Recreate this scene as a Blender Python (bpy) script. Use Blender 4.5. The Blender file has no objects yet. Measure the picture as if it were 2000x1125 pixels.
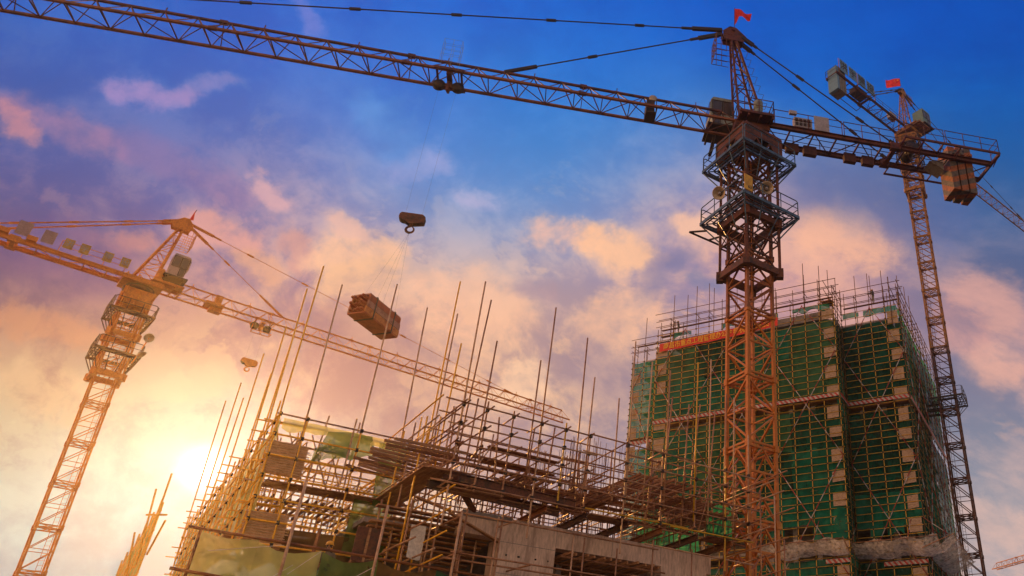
import bpy, bmesh, math, random
from mathutils import Vector, Matrix, noise
R = random.Random(7)
scene = bpy.context.scene
COL = scene.collection
V = Vector
PI = math.pi

# ------------------------------------------------------------------ camera (28 mm, looking up, lens shifted)
TH = math.radians(30.9); CT, ST = math.cos(TH), math.sin(TH)
FPX, CX, CY, EYE = 1565.0, 1445.0, 562.5, 1.7
cam_d = bpy.data.cameras.new("camera"); cam = bpy.data.objects.new("camera", cam_d); COL.objects.link(cam)
cam.location = (0, 0, EYE); cam.rotation_euler = (PI/2 + TH, 0, 0)
cam_d.sensor_width = 36; cam_d.lens = 36*FPX/2000; cam_d.shift_x = -(CX-1000)/2000
cam_d.clip_start = 0.1; cam_d.clip_end = 5000
scene.camera = cam

def ray(px, py):
    xc = (px-CX)/FPX; yc = (CY-py)/FPX
    return V((xc, CT-ST*yc, ST+CT*yc))
def at_y(px, py, y):                       # the point at depth y that the photo shows at px, py
    d = ray(px, py); return V((0, 0, EYE)) + d*(y/d.y)
def zat(py, y):
    yc = (CY-py)/FPX; return EYE + y*(ST+CT*yc)/(CT-ST*yc)

# ------------------------------------------------------------------ materials
MAT = {}
def nd(t, kind, **kw):
    n = t.nodes.new(kind)
    for k, v in kw.items(): setattr(n, k, v)
    return n
def mat(name, col, col2=None, scale=3.0, rough=0.6, metal=0.0, thr=(0.45, 0.65), bump=0.15, grain=0.18, aniso=None, spec=0.4):
    m = bpy.data.materials.new(name); m.use_nodes = True; t = m.node_tree; L = t.links
    b = t.nodes['Principled BSDF']
    tc = nd(t, 'ShaderNodeTexCoord'); src = tc.outputs['Object']
    if aniso:
        mp = nd(t, 'ShaderNodeMapping'); mp.inputs['Scale'].default_value = aniso
        L.new(src, mp.inputs[0]); src = mp.outputs[0]
    n1 = nd(t, 'ShaderNodeTexNoise'); n1.inputs['Scale'].default_value = scale; n1.inputs['Detail'].default_value = 6; n1.inputs['Roughness'].default_value = 0.65
    L.new(src, n1.inputs['Vector'])
    r = nd(t, 'ShaderNodeMapRange', interpolation_type='SMOOTHSTEP'); r.inputs[1].default_value = thr[0]; r.inputs[2].default_value = thr[1]
    L.new(n1.outputs['Fac'], r.inputs[0])
    mx = nd(t, 'ShaderNodeMix', data_type='RGBA'); L.new(r.outputs[0], mx.inputs[0])
    c2 = col2 or tuple(c*0.6 for c in col)
    mx.inputs[6].default_value = (*col, 1); mx.inputs[7].default_value = (*c2, 1)
    n2 = nd(t, 'ShaderNodeTexNoise'); n2.inputs['Scale'].default_value = scale*7; n2.inputs['Detail'].default_value = 3
    L.new(src, n2.inputs['Vector'])
    r2 = nd(t, 'ShaderNodeMapRange'); r2.inputs[1].default_value = 0.3; r2.inputs[2].default_value = 0.7; r2.inputs[3].default_value = 1-grain; r2.inputs[4].default_value = 1+grain
    L.new(n2.outputs['Fac'], r2.inputs[0])
    mu = nd(t, 'ShaderNodeVectorMath', operation='SCALE'); L.new(mx.outputs[2], mu.inputs[0]); L.new(r2.outputs[0], mu.inputs['Scale'])
    L.new(mu.outputs[0], b.inputs['Base Color'])
    b.inputs['Roughness'].default_value = rough; b.inputs['Metallic'].default_value = metal
    b.inputs['Specular IOR Level'].default_value = spec
    if bump:
        bp = nd(t, 'ShaderNodeBump'); bp.inputs['Strength'].default_value = bump; bp.inputs['Distance'].default_value = 0.02
        L.new(n2.outputs['Fac'], bp.inputs['Height']); L.new(bp.outputs[0], b.inputs['Normal'])
    MAT[name] = m
    return m
def stripe_mat(name, c1, c2, vec, period, rough=0.6):
    """two paint colours in bands along vec (object space), slightly worn"""
    m = bpy.data.materials.new(name); m.use_nodes = True; t = m.node_tree; L = t.links
    b = t.nodes['Principled BSDF']; tc = nd(t, 'ShaderNodeTexCoord')
    d = nd(t, 'ShaderNodeVectorMath', operation='DOT_PRODUCT'); d.inputs[1].default_value = tuple(c/period for c in vec); L.new(tc.outputs['Object'], d.inputs[0])
    nz = nd(t, 'ShaderNodeTexNoise'); nz.inputs['Scale'].default_value = 5; nz.inputs['Detail'].default_value = 6; L.new(tc.outputs['Object'], nz.inputs[0])
    fr = nd(t, 'ShaderNodeMath', operation='FRACT'); L.new(d.outputs['Value'], fr.inputs[0])
    gt = nd(t, 'ShaderNodeMath', operation='GREATER_THAN'); gt.inputs[1].default_value = 0.5; L.new(fr.outputs[0], gt.inputs[0])
    mx = nd(t, 'ShaderNodeMix', data_type='RGBA'); mx.inputs[6].default_value = (*c1, 1); mx.inputs[7].default_value = (*c2, 1); L.new(gt.outputs[0], mx.inputs[0])
    r = nd(t, 'ShaderNodeMapRange'); r.inputs[1].default_value = .35; r.inputs[2].default_value = .7; r.inputs[3].default_value = 1.1; r.inputs[4].default_value = .45; L.new(nz.outputs['Fac'], r.inputs[0])
    s = nd(t, 'ShaderNodeVectorMath', operation='SCALE'); L.new(mx.outputs[2], s.inputs[0]); L.new(r.outputs[0], s.inputs['Scale'])
    L.new(s.outputs[0], b.inputs['Base Color']); b.inputs['Roughness'].default_value = rough
    MAT[name] = m; return m
def net_mat(name, col, col2, open_, scale=0.5, transl=0.5, var=.5):
    """woven safety net: a thin cloth that lets part of the light through"""
    m = bpy.data.materials.new(name); m.use_nodes = True; t = m.node_tree; L = t.links
    t.nodes.remove(t.nodes['Principled BSDF']); out = t.nodes['Material Output']
    tc = nd(t, 'ShaderNodeTexCoord')
    n1 = nd(t, 'ShaderNodeTexNoise'); n1.inputs['Scale'].default_value = scale; n1.inputs['Detail'].default_value = 7; n1.inputs['Roughness'].default_value = .6; L.new(tc.outputs['Object'], n1.inputs[0])
    r = nd(t, 'ShaderNodeMapRange', interpolation_type='SMOOTHSTEP'); r.inputs[1].default_value = .38; r.inputs[2].default_value = .62; L.new(n1.outputs['Fac'], r.inputs[0])
    mx = nd(t, 'ShaderNodeMix', data_type='RGBA'); mx.inputs[6].default_value = (*col, 1); mx.inputs[7].default_value = (*col2, 1); L.new(r.outputs[0], mx.inputs[0])
    df = nd(t, 'ShaderNodeBsdfDiffuse'); tr = nd(t, 'ShaderNodeBsdfTranslucent'); L.new(mx.outputs[2], df.inputs[0]); L.new(mx.outputs[2], tr.inputs[0])
    a = nd(t, 'ShaderNodeMixShader'); a.inputs[0].default_value = transl; L.new(df.outputs[0], a.inputs[1]); L.new(tr.outputs[0], a.inputs[2])
    tp = nd(t, 'ShaderNodeBsdfTransparent')
    b = nd(t, 'ShaderNodeMixShader'); L.new(a.outputs[0], b.inputs[1]); L.new(tp.outputs[0], b.inputs[2])
    n3 = nd(t, 'ShaderNodeTexNoise'); n3.inputs['Scale'].default_value = scale*3; n3.inputs['Detail'].default_value = 4; L.new(tc.outputs['Object'], n3.inputs[0])
    r3 = nd(t, 'ShaderNodeMapRange'); r3.inputs[1].default_value = .35; r3.inputs[2].default_value = .7; r3.inputs[3].default_value = open_*(1-var); r3.inputs[4].default_value = open_*(1+var); L.new(n3.outputs['Fac'], r3.inputs[0])
    L.new(r3.outputs[0], b.inputs[0]); L.new(b.outputs[0], out.inputs['Surface'])
    MAT[name] = m; return m

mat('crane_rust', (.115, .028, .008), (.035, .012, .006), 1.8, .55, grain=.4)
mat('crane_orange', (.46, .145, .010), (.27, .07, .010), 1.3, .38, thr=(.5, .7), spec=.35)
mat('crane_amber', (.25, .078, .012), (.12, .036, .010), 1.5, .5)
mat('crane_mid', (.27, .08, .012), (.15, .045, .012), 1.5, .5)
mat('board_mauve', (.30, .20, .22), (.26, .17, .19), 1.5, .6)
mat('cab_mauve', (.38, .28, .26), (.30, .21, .19), 2, .5)
mat('sunlit_orange', (.68, .19, .004), (.50, .12, .004), 1.5, .5)  # orange crane paint with the sun glow put into its colour
mat('crane_yellow', (.30, .13, .018), (.10, .04, .012), 1.6, .55)
mat('platform_steel', (.06, .13, .21), (.035, .05, .065), 3, .4, .2)
mat('dark_steel', (.03, .024, .02), (.055, .027, .016), 3, .6, .2)
mat('tube_rust', (.40, .205, .105), (.24, .10, .045), 2.5, .5, .25)
mat('tube_pale', (.52, .32, .19), (.36, .18, .09), 2.5, .55)
mat('tube_dull', (.26, .14, .02), (.14, .07, .015), 1.5, .5)
mat('tube_yellow_lit', (.88, .46, .02), (.70, .32, .02), 1.8, .45, thr=(.5, .72))  # yellow paint, brightened so the colour carries the sun's glow
mat('tube_ochre', (.56, .31, .008), (.30, .15, .008), 1.5, .45, thr=(.5, .75))
mat('rebar_rust', (.13, .06, .035), (.2, .09, .04), 4, .7)
mat('timber', (.42, .21, .09), (.24, .11, .05), 2.0, .75, aniso=(1, 1, 6))
mat('timber_dark', (.27, .115, .045), (.14, .06, .025), 2.0, .8)
mat('bamboo_mat', (.80, .54, .31), (.52, .32, .17), 6, .8, aniso=(.6, .6, 5), grain=.4)
mat('burlap', (.36, .27, .19), (.22, .16, .11), 3.5, .9, grain=.45, aniso=(1, 1, 3))
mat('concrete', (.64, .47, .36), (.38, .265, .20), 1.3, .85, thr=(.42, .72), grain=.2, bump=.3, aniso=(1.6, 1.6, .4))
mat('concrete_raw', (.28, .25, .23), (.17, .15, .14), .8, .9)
mat('counter_block', (.17, .155, .135), (.09, .08, .07), 2, .8)
mat('cab_paint', (.22, .26, .23), (.15, .165, .15), 2.5, .45)
mat('cab_teal', (.10, .20, .20), (.09, .15, .15), 2.5, .5)
mat('glass_dark', (.06, .05, .045), (.04, .035, .033), 1, .15, bump=0, grain=.05, spec=.7)
mat('lamp_dish', (.42, .34, .24), (.30, .22, .15), 4, .4, .2)
mat('board_pale', (.32, .30, .33), (.27, .25, .27), 1.5, .6)
mat('board_blue', (.10, .22, .33), (.08, .17, .26), 1.5, .5)
mat('sign_yellow', (.62, .36, .04), (.45, .24, .03), 3, .5)
mat('panel_red', (.42, .10, .03), (.26, .06, .02), 3, .55)
mat('panel_orange', (.55, .19, .04), (.36, .10, .02), 3, .5)
mat('panel_pink', (.42, .20, .14), (.30, .13, .08), 3, .6)
mat('dark_rust', (.085, .025, .012), (.04, .016, .01), 2.5, .6)
mat('letter_dark', (.02, .02, .02), (.04, .03, .03), 3, .6)
mat('letter_gold', (.50, .30, .06), (.36, .18, .04), 3, .5)
mat('letter_yellow', (.80, .42, .02), (.7, .33, .02), 3, .5, bump=0)
mat('banner_red', (.62, .03, .02), (.48, .02, .015), 1.2, .7)
mat('flag_red', (.75, .03, .02), (.5, .015, .015), 2.5, .7)
mat('flag_star', (.85, .55, .04), (.8, .5, .04), 2.5, .7)
mat('skin', (.38, .2, .13), (.32, .16, .1), 6, .5)
mat('helmet_yellow', (.80, .42, .02), (.72, .36, .02), 3, .3, bump=0)
mat('work_cloth', (.05, .055, .06), (.03, .033, .04), 5, .9)
mat('work_khaki', (.17, .14, .09), (.11, .09, .06), 5, .9)
mat('hair', (.015, .012, .01), (.02, .015, .012), 8, .6)
mat('earth', (.16, .12, .085), (.10, .075, .05), .3, .95)
mat('rope_wire', (.05, .04, .035), (.08, .05, .03), 5, .6)
mat('tarp_green', (.10, .26, .12), (.06, .17, .08), 1.5, .7)
mat('sheet_pale', (.82, .76, .66), (.66, .6, .5), 1.5, .7)
stripe_mat('pole_red_white', (.46, .43, .41), (.34, .03, .02), (0, 0, 1), 1.75)
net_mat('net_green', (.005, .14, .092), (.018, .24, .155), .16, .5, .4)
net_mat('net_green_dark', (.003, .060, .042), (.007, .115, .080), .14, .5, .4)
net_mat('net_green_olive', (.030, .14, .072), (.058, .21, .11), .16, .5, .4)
net_mat('net_green_bright', (.02, .20, .10), (.045, .33, .17), .16, .6, .6)
net_mat('net_lime_lit', (.62, .66, .20), (.78, .74, .30), .18, .7, .6)  # yellowish net, its sunlit brightness put into the colour
net_mat('net_fence', (.88, .92, .28), (.95, .93, .38), .46, .5, .25, .2)
net_mat('bamboo_weave', (.92, .60, .34), (.72, .42, .20), .05, 4, .15)
net_mat('net_green_lit', (.13, .22, .055), (.20, .32, .09), .25, .6, .6)  # green net, lightened in colour to stand for the sun's flare
net_mat('net_white', (.95, .88, .78), (.75, .68, .60), .46, 1.1, .3, .7)
net_mat('net_brown', (.24, .14, .05), (.15, .10, .04), .15, .6, .4)

# ------------------------------------------------------------------ mesh building
def frame(p, q):
    d = (q-p); L = d.length; d = d/L if L > 1e-9 else V((0, 0, 1))
    up = V((0, 0, 1)) if abs(d.z) < .95 else V((1, 0, 0))
    x = d.cross(up).normalized(); y = x.cross(d).normalized()
    return d, x, y, L
class MB:
    def __init__(s): s.v = []; s.f = []; s.cut = None
    def mark(s): s.cut = len(s.f); return s      # faces from here on take the second material
    def tube(s, p, q, r, n=6, r2=None):
        p = V(p); q = V(q); d, x, y, L = frame(p, q); r2 = r if r2 is None else r2
        b = len(s.v)
        for c, rr in ((p, r), (q, r2)):
            for k in range(n):
                a = 2*PI*k/n; s.v.append(c + x*math.cos(a)*rr + y*math.sin(a)*rr)
        for k in range(n): s.f.append((b+k, b+(k+1) % n, b+n+(k+1) % n, b+n+k))
        s.f.append(tuple(b+k for k in range(n))[::-1]); s.f.append(tuple(b+n+k for k in range(n)))
        return s
    def bar(s, p, q, w, h=None, roll=0):
        p = V(p); q = V(q); h = w if h is None else h
        d, x, y, L = frame(p, q)
        if roll: x, y = x*math.cos(roll)+y*math.sin(roll), y*math.cos(roll)-x*math.sin(roll)
        return s.box((p+q)/2, x*w/2, d*L/2, y*h/2)
    def box(s, c, ax, ay, az):
        c = V(c); b = len(s.v)
        for i in (-1, 1):
            for j in (-1, 1):
                for k in (-1, 1): s.v.append(c + ax*i + ay*j + az*k)
        fl = ax.cross(ay).dot(az) < 0
        for f in ((0, 1, 3, 2), (4, 6, 7, 5), (0, 4, 5, 1), (2, 3, 7, 6), (0, 2, 6, 4), (1, 5, 7, 3)):
            s.f.append(tuple(b+i for i in (f[::-1] if fl else f)))
        return s
    def prism(s, pts, ext):
        ext = V(ext); pts = [V(p) for p in pts]; n = len(pts); b = len(s.v)
        s.v += pts + [p+ext for p in pts]
        s.f.append(tuple(b+i for i in range(n))[::-1]); s.f.append(tuple(b+n+i for i in range(n)))
        for i in range(n): s.f.append((b+i, b+(i+1) % n, b+n+(i+1) % n, b+n+i))
        return s
    def ibeam(s, p, q, w, h, t=.03):
        p = V(p); q = V(q); d, x, y, L = frame(p, q); c = (p+q)/2
        s.box(c+y*(h/2-t/2), x*w/2, d*L/2, y*t/2); s.box(c-y*(h/2-t/2), x*w/2, d*L/2, y*t/2)
        s.box(c, x*t*.4, d*(L/2-.004), y*(h/2-t)); return s
    def sheet(s, fn, nu, nv):
        b = len(s.v)
        for j in range(nv+1):
            for i in range(nu+1): s.v.append(V(fn(i/nu, j/nv)))
        for j in range(nv):
            for i in range(nu):
                a = b+j*(nu+1)+i; s.f.append((a, a+1, a+nu+2, a+nu+1))
        return s
    def lathe(s, c, axis, prof, n=16):
        """prof: (distance along axis, radius)"""
        c = V(c); axis = V(axis).normalized(); d, x, y, L = frame(c, c+axis); b = len(s.v)
        for h, r in prof:
            for k in range(n):
                a = 2*PI*k/n; s.v.append(c+axis*h+(x*math.cos(a)+y*math.sin(a))*r)
        for j in range(len(prof)-1):
            for k in range(n):
                s.f.append((b+j*n+k, b+j*n+(k+1) % n, b+(j+1)*n+(k+1) % n, b+(j+1)*n+k))
        return s
    def torus(s, c, ax, R_, r, n=14, m=8, a0=0, a1=2*PI):
        c = V(c); ax = V(ax).normalized(); d, x, y, L = frame(c, c+ax)
        pts = [c+(x*math.cos(a0+(a1-a0)*k/n)+y*math.sin(a0+(a1-a0)*k/n))*R_ for k in range(n+1)]
        for k in range(n): s.tube(pts[k], pts[k+1], r, m)
        return s
    def path(s, pts, r, n=6):
        for i in range(len(pts)-1): s.tube(pts[i], pts[i+1], r, n)
        return s
def setp(o, label=None, cat=None, group=None, kind=None):
    if label: o['label'] = label
    if cat: o['category'] = cat
    if group: o['group'] = group
    if kind: o['kind'] = kind
    return o
def wloc(o):
    p = V((0, 0, 0))
    while o: p += o.location; o = o.parent
    return p
def build(name, mb, m, parent=None, smooth=False, kind=None, label=None, origin=None):
    """one mesh object; vertices are given in world coordinates"""
    off = wloc(parent) if parent else (V(origin) if origin else V((0, 0, 0)))
    me = bpy.data.meshes.new(name); me.from_pydata([tuple(v-off) for v in mb.v], [], mb.f)
    for q in (m if isinstance(m, tuple) else (m,)): me.materials.append(MAT[q] if isinstance(q, str) else q)
    if mb.cut is not None:
        for i, p in enumerate(me.polygons): p.material_index = 1 if i >= mb.cut else 0
    if smooth:
        for p in me.polygons: p.use_smooth = True
    me.validate(); me.update()
    o = bpy.data.objects.new(name, me); COL.objects.link(o)
    if parent: o.parent = parent
    elif origin: o.location = origin
    if kind: o['kind'] = kind
    if label: o['label'] = label
    return o
def thing(name, loc, label, cat, group=None):
    o = bpy.data.objects.new(name, None); COL.objects.link(o); o.location = loc; o.empty_display_size = .5
    return setp(o, label, cat, group)
class Kit:
    """collects the single members of a thing; at the end the 100 that show largest of each kind are parts, the rest one part"""
    def __init__(s, root): s.root = root; s.d = {}
    def add(s, name, mb, m, size=None, smooth=False):
        lo = V(mb.v[0]); hi = V(mb.v[-1])
        ln = (lo-hi).length if size is None else size
        s.d.setdefault(name, []).append((ln/max(5, ((lo+hi)/2).length), mb, m, smooth))
        return s
    def tube(s, name, p, q, r, m, n=6):
        return s.add(name, MB().tube(p, q, r, n), m, smooth=n >= 6)
    def flush(s, cap=100):
        for name, rows in s.d.items():
            rows.sort(key=lambda x: -x[0])
            for _, mb, m, sm in rows[:cap]: build(name, mb, m, s.root, sm)
            rest = {}
            for _, mb, m, sm in rows[cap:]:
                m = m[0] if isinstance(m, tuple) else m; g = rest.setdefault(m, MB()); b = len(g.v); g.v += mb.v; g.f += [tuple(b+i for i in f) for f in mb.f]
            for m, g in rest.items(): build(name, g, m, s.root, False, kind='stuff')
        s.d = {}
_txt = {}
def text_mesh(body, size, ext=.01):
    key = (body, size, ext)
    if key in _txt: return _txt[key]
    c = bpy.data.curves.new('lettering', 'FONT'); c.body = body; c.size = size; c.extrude = ext; c.align_x = 'CENTER'; c.align_y = 'CENTER'; c.offset = size*.012
    o = bpy.data.objects.new('lettering', c); COL.objects.link(o)
    dg = bpy.context.evaluated_depsgraph_get(); dg.update()
    me = bpy.data.meshes.new_from_object(o.evaluated_get(dg))
    vs = [v.co.copy() for v in me.vertices]; fs = [tuple(p.vertices) for p in me.polygons]
    bpy.data.objects.remove(o); bpy.data.curves.remove(c); bpy.data.meshes.remove(me)
    _txt[key] = (vs, fs); return vs, fs
def text(body, size, pos, xdir, updir, ext=.01):
    vs, fs = text_mesh(body, size, ext); x = V(xdir).normalized(); u = V(updir).normalized(); n = x.cross(u)
    mb = MB(); mb.v = [V(pos)+x*v.x+u*v.y+n*v.z for v in vs]; mb.f = list(fs); return mb
# ---- light and air
SUN_E, SUN_C = 3.8, (1.0, .47, .13)
HAZE, HAZE_C, HG, GLOWK = .00034, (.95, .84, .66), .85, 1.0
SUN_H1, SUN_H2 = (.34, .33, .30), (.03, .015, .0)
BACK_FILL, BACK_HI = (1.40, .98, .70), (.10, .16, .36)  # unseen sky behind the viewer: added warm fill low down, dim blue overhead
# ---- the evening sky: colour of the open sky / of the lit cloud in many directions (given as photo positions)
SPOTS = [
(60, 60, (10, 92, 190), (45, 112, 200)), (300, 60, (5, 92, 195), (50, 115, 205)), (500, 60, (0, 92, 195), (70, 112, 205)), (640, 40, (20, 95, 195), (120, 125, 200)), (1000, 50, (0, 88, 195), (10, 100, 205)), (1250, 60, (0, 84, 190), (5, 98, 200)), (1500, 50, (0, 78, 182), (0, 88, 192)), (1950, 60, (0, 72, 172), (8, 85, 182)), (1750, 60, (0, 75, 178), (5, 86, 186)), (800, 60, (0, 92, 198), (30, 110, 208)),
(50, 200, (60, 98, 180), (160, 128, 172)), (320, 160, (45, 105, 190), (175, 145, 190)), (460, 130, (30, 105, 200), (130, 135, 200)), (620, 200, (35, 115, 205), (100, 130, 208)), (800, 200, (45, 120, 208), (120, 140, 210)), (1000, 200, (20, 120, 208), (60, 136, 216)), (1300, 250, (45, 120, 202), (80, 135, 210)), (1600, 330, (45, 108, 186), (78, 122, 192)), (1900, 250, (0, 94, 178), (30, 108, 186)), (1600, 160, (0, 98, 192), (8, 105, 198)), (1150, 170, (5, 110, 205), (45, 125, 212)),
(60, 270, (105, 105, 165), (195, 140, 150)), (60, 350, (98, 98, 150), (135, 118, 158)), (180, 280, (92, 104, 165), (150, 128, 165)), (300, 250, (72, 108, 180), (105, 115, 180)), (300, 330, (115, 108, 160), (150, 126, 165)), (450, 290, (85, 118, 190), (118, 130, 195)), (560, 340, (108, 130, 198), (155, 150, 205)), (430, 380, (125, 120, 170), (160, 140, 175)), (820, 330, (92, 138, 205), (175, 170, 212)), (980, 330, (80, 138, 208), (130, 155, 212)), (1100, 390, (98, 142, 205), (160, 165, 205)), (900, 385, (100, 142, 206), (165, 168, 210)), (1000, 430, (120, 150, 205), (200, 178, 195)), (1200, 330, (85, 138, 206), (125, 152, 210)), (1050, 290, (60, 132, 208), (95, 145, 214)), (850, 270, (70, 128, 208), (150, 152, 212)), (700, 280, (75, 125, 205), (150, 150, 208)), (1250, 400, (130, 145, 195), (200, 172, 185)), (1350, 330, (110, 135, 195), (165, 158, 198)),
(60, 450, (112, 88, 125), (165, 115, 128)), (180, 420, (108, 92, 138), (145, 110, 138)), (300, 460, (128, 96, 128), (205, 135, 130)), (470, 450, (138, 112, 155), (235, 165, 150)), (560, 430, (140, 130, 175), (215, 165, 170)), (680, 450, (172, 148, 180), (235, 188, 178)), (900, 440, (125, 150, 205), (190, 175, 205)), (1100, 470, (160, 148, 185), (235, 188, 172)), (1300, 450, (190, 150, 170), (245, 185, 155)), (1450, 470, (205, 155, 160), (248, 185, 152)), (1600, 450, (195, 145, 155), (245, 180, 150)), (1720, 480, (170, 135, 155), (230, 170, 150)), (1900, 420, (48, 92, 150), (78, 108, 162)), (1800, 400, (60, 98, 155), (95, 115, 165)),
(60, 560, (160, 112, 112), (180, 122, 112)), (180, 560, (168, 112, 112), (188, 124, 112)), (60, 630, (198, 132, 105), (232, 158, 110)), (300, 620, (200, 130, 110), (225, 150, 115)), (420, 560, (175, 122, 125), (210, 148, 130)), (500, 530, (165, 122, 140), (245, 180, 145)), (600, 590, (180, 128, 130), (252, 190, 135)), (680, 510, (200, 145, 145), (250, 190, 150)), (760, 540, (225, 170, 140), (252, 196, 152)), (900, 600, (215, 162, 142), (250, 190, 150)), (900, 520, (205, 165, 165), (250, 198, 155)), (1100, 570, (200, 158, 150), (250, 192, 156)), (1150, 630, (215, 165, 145), (250, 192, 156)), (1240, 560, (135, 122, 160), (235, 175, 140)), (1340, 540, (135, 125, 158), (220, 165, 150)), (1550, 520, (205, 150, 150), (235, 170, 145)), (1660, 540, (200, 150, 150), (228, 165, 148)), (1900, 570, (130, 115, 142), (200, 148, 145)), (1970, 520, (60, 90, 135), (105, 108, 145)),
(60, 720, (235, 168, 112), (252, 206, 140)), (150, 770, (225, 160, 120), (252, 208, 142)), (260, 720, (235, 168, 118), (255, 205, 130)), (400, 760, (245, 190, 130), (255, 226, 155)), (520, 700, (215, 150, 120), (240, 175, 128)), (650, 690, (200, 140, 125), (225, 160, 130)), (760, 700, (200, 145, 130), (235, 170, 135)), (900, 740, (188, 148, 142), (225, 165, 135)), (1020, 750, (190, 150, 145), (255, 212, 158)), (1100, 720, (165, 135, 140), (215, 165, 140)), (1180, 720, (155, 132, 145), (195, 155, 145)), (1870, 650, (190, 140, 148), (225, 165, 148)), (1940, 640, (90, 100, 140), (160, 130, 145)), (1960, 720, (140, 128, 148), (228, 170, 152)),
(60, 870, (245, 205, 160), (255, 228, 185)), (250, 880, (255, 228, 190), (255, 240, 210)), (480, 850, (255, 222, 180), (255, 232, 195)), (395, 915, (255, 250, 225), (255, 253, 235)), (560, 850, (250, 195, 145), (255, 215, 165)), (700, 800, (218, 160, 135), (235, 180, 145)), (850, 850, (205, 158, 145), (240, 185, 150)), (1150, 830, (160, 138, 150), (245, 195, 150)), (1930, 870, (118, 132, 155), (150, 145, 158)), (1870, 800, (120, 128, 150), (165, 145, 152)),
(60, 1050, (232, 200, 190), (250, 222, 200)), (170, 960, (240, 205, 175), (255, 230, 190)), (250, 1060, (255, 225, 190), (255, 240, 215)), (700, 1000, (245, 200, 165), (255, 225, 190)), (1000, 950, (200, 165, 160), (235, 195, 170)), (1300, 1000, (180, 165, 175), (215, 185, 180)), (1930, 1040, (160, 156, 165), (215, 180, 168)), (1600, 800, (140, 130, 150), (180, 150, 150)),
]
SIDE_FILL = (.95, .52, .20)      # warm fill light added out of view, low on the left (square roots add up)

# ---- single clouds: two ends and half width (photo positions), colour, strength
CLOUDS = [
((0, 180), (230, 292), 24, (172, 128, 160), .75), ((0, 212), (62, 268), 20, (205, 140, 150), .85), ((205, 150), (380, 188), 17, (172, 142, 192), .85), ((388, 162), (450, 148), 15, (155, 142, 196), .75), ((585, 8), (622, 62), 13, (132, 132, 206), .7),
((230, 262), (480, 372), 30, (150, 118, 160), .5), ((370, 438), (492, 472), 24, (228, 162, 150), .9), ((238, 464), (302, 472), 14, (210, 145, 136), .85), ((505, 352), (546, 392), 13, (218, 168, 172), .85), ((558, 458), (592, 522), 15, (218, 158, 145), .8), ((470, 498), (540, 540), 18, (235, 170, 135), .7),
((618, 500), (762, 502), 28, (255, 196, 156), .85), ((648, 436), (692, 462), 14, (232, 182, 165), .85), ((640, 560), (760, 545), 22, (248, 190, 145), .6), ((780, 330), (872, 320), 18, (165, 165, 212), .7), ((898, 388), (962, 398), 15, (182, 175, 208), .75), ((740, 200), (800, 300), 28, (100, 146, 212), .7),
((1040, 442), (1180, 470), 20, (242, 188, 166), .85), ((1140, 465), (1262, 505), 24, (252, 192, 150), .85), ((1330, 440), (1420, 452), 18, (246, 190, 158), .8), ((1560, 438), (1730, 492), 34, (246, 182, 150), .85), ((1890, 555), (1985, 618), 32, (216, 160, 148), .75), ((1895, 690), (2000, 742), 24, (224, 168, 152), .85), ((1850, 590), (1900, 660), 26, (205, 150, 145), .6),
((1305, 522), (1355, 514), 15, (128, 122, 158), .85), ((1365, 546), (1402, 550), 11, (124, 124, 160), .85), ((1245, 578), (1292, 545), 17, (140, 128, 156), .7), ((1270, 530), (1300, 505), 12, (160, 138, 158), .6), ((1010, 560), (1090, 575), 14, (185, 150, 155), .6),
((975, 758), (1062, 740), 24, (255, 205, 165), .75), ((15, 722), (175, 795), 24, (252, 198, 146), .65), ((300, 775), (420, 740), 20, (255, 220, 160), .5), ((850, 572), (1010, 622), 44, (250, 190, 154), .65), ((1150, 645), (1235, 600), 38, (246, 188, 152), .65), ((0, 628), (200, 640), 20, (232, 158, 112), .6),
((0, 480), (240, 520), 52, (125, 92, 124), .55), ((1540, 350), (1900, 430), 48, (78, 100, 155), .55), ((1860, 700), (1900, 760), 22, (120, 122, 148), .5), ((1120, 700), (1230, 770), 40, (158, 132, 145), .5), ((640, 640), (760, 690), 34, (198, 142, 128), .5), ((1880, 1000), (2000, 1040), 20, (222, 182, 168), .6),
]
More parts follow.
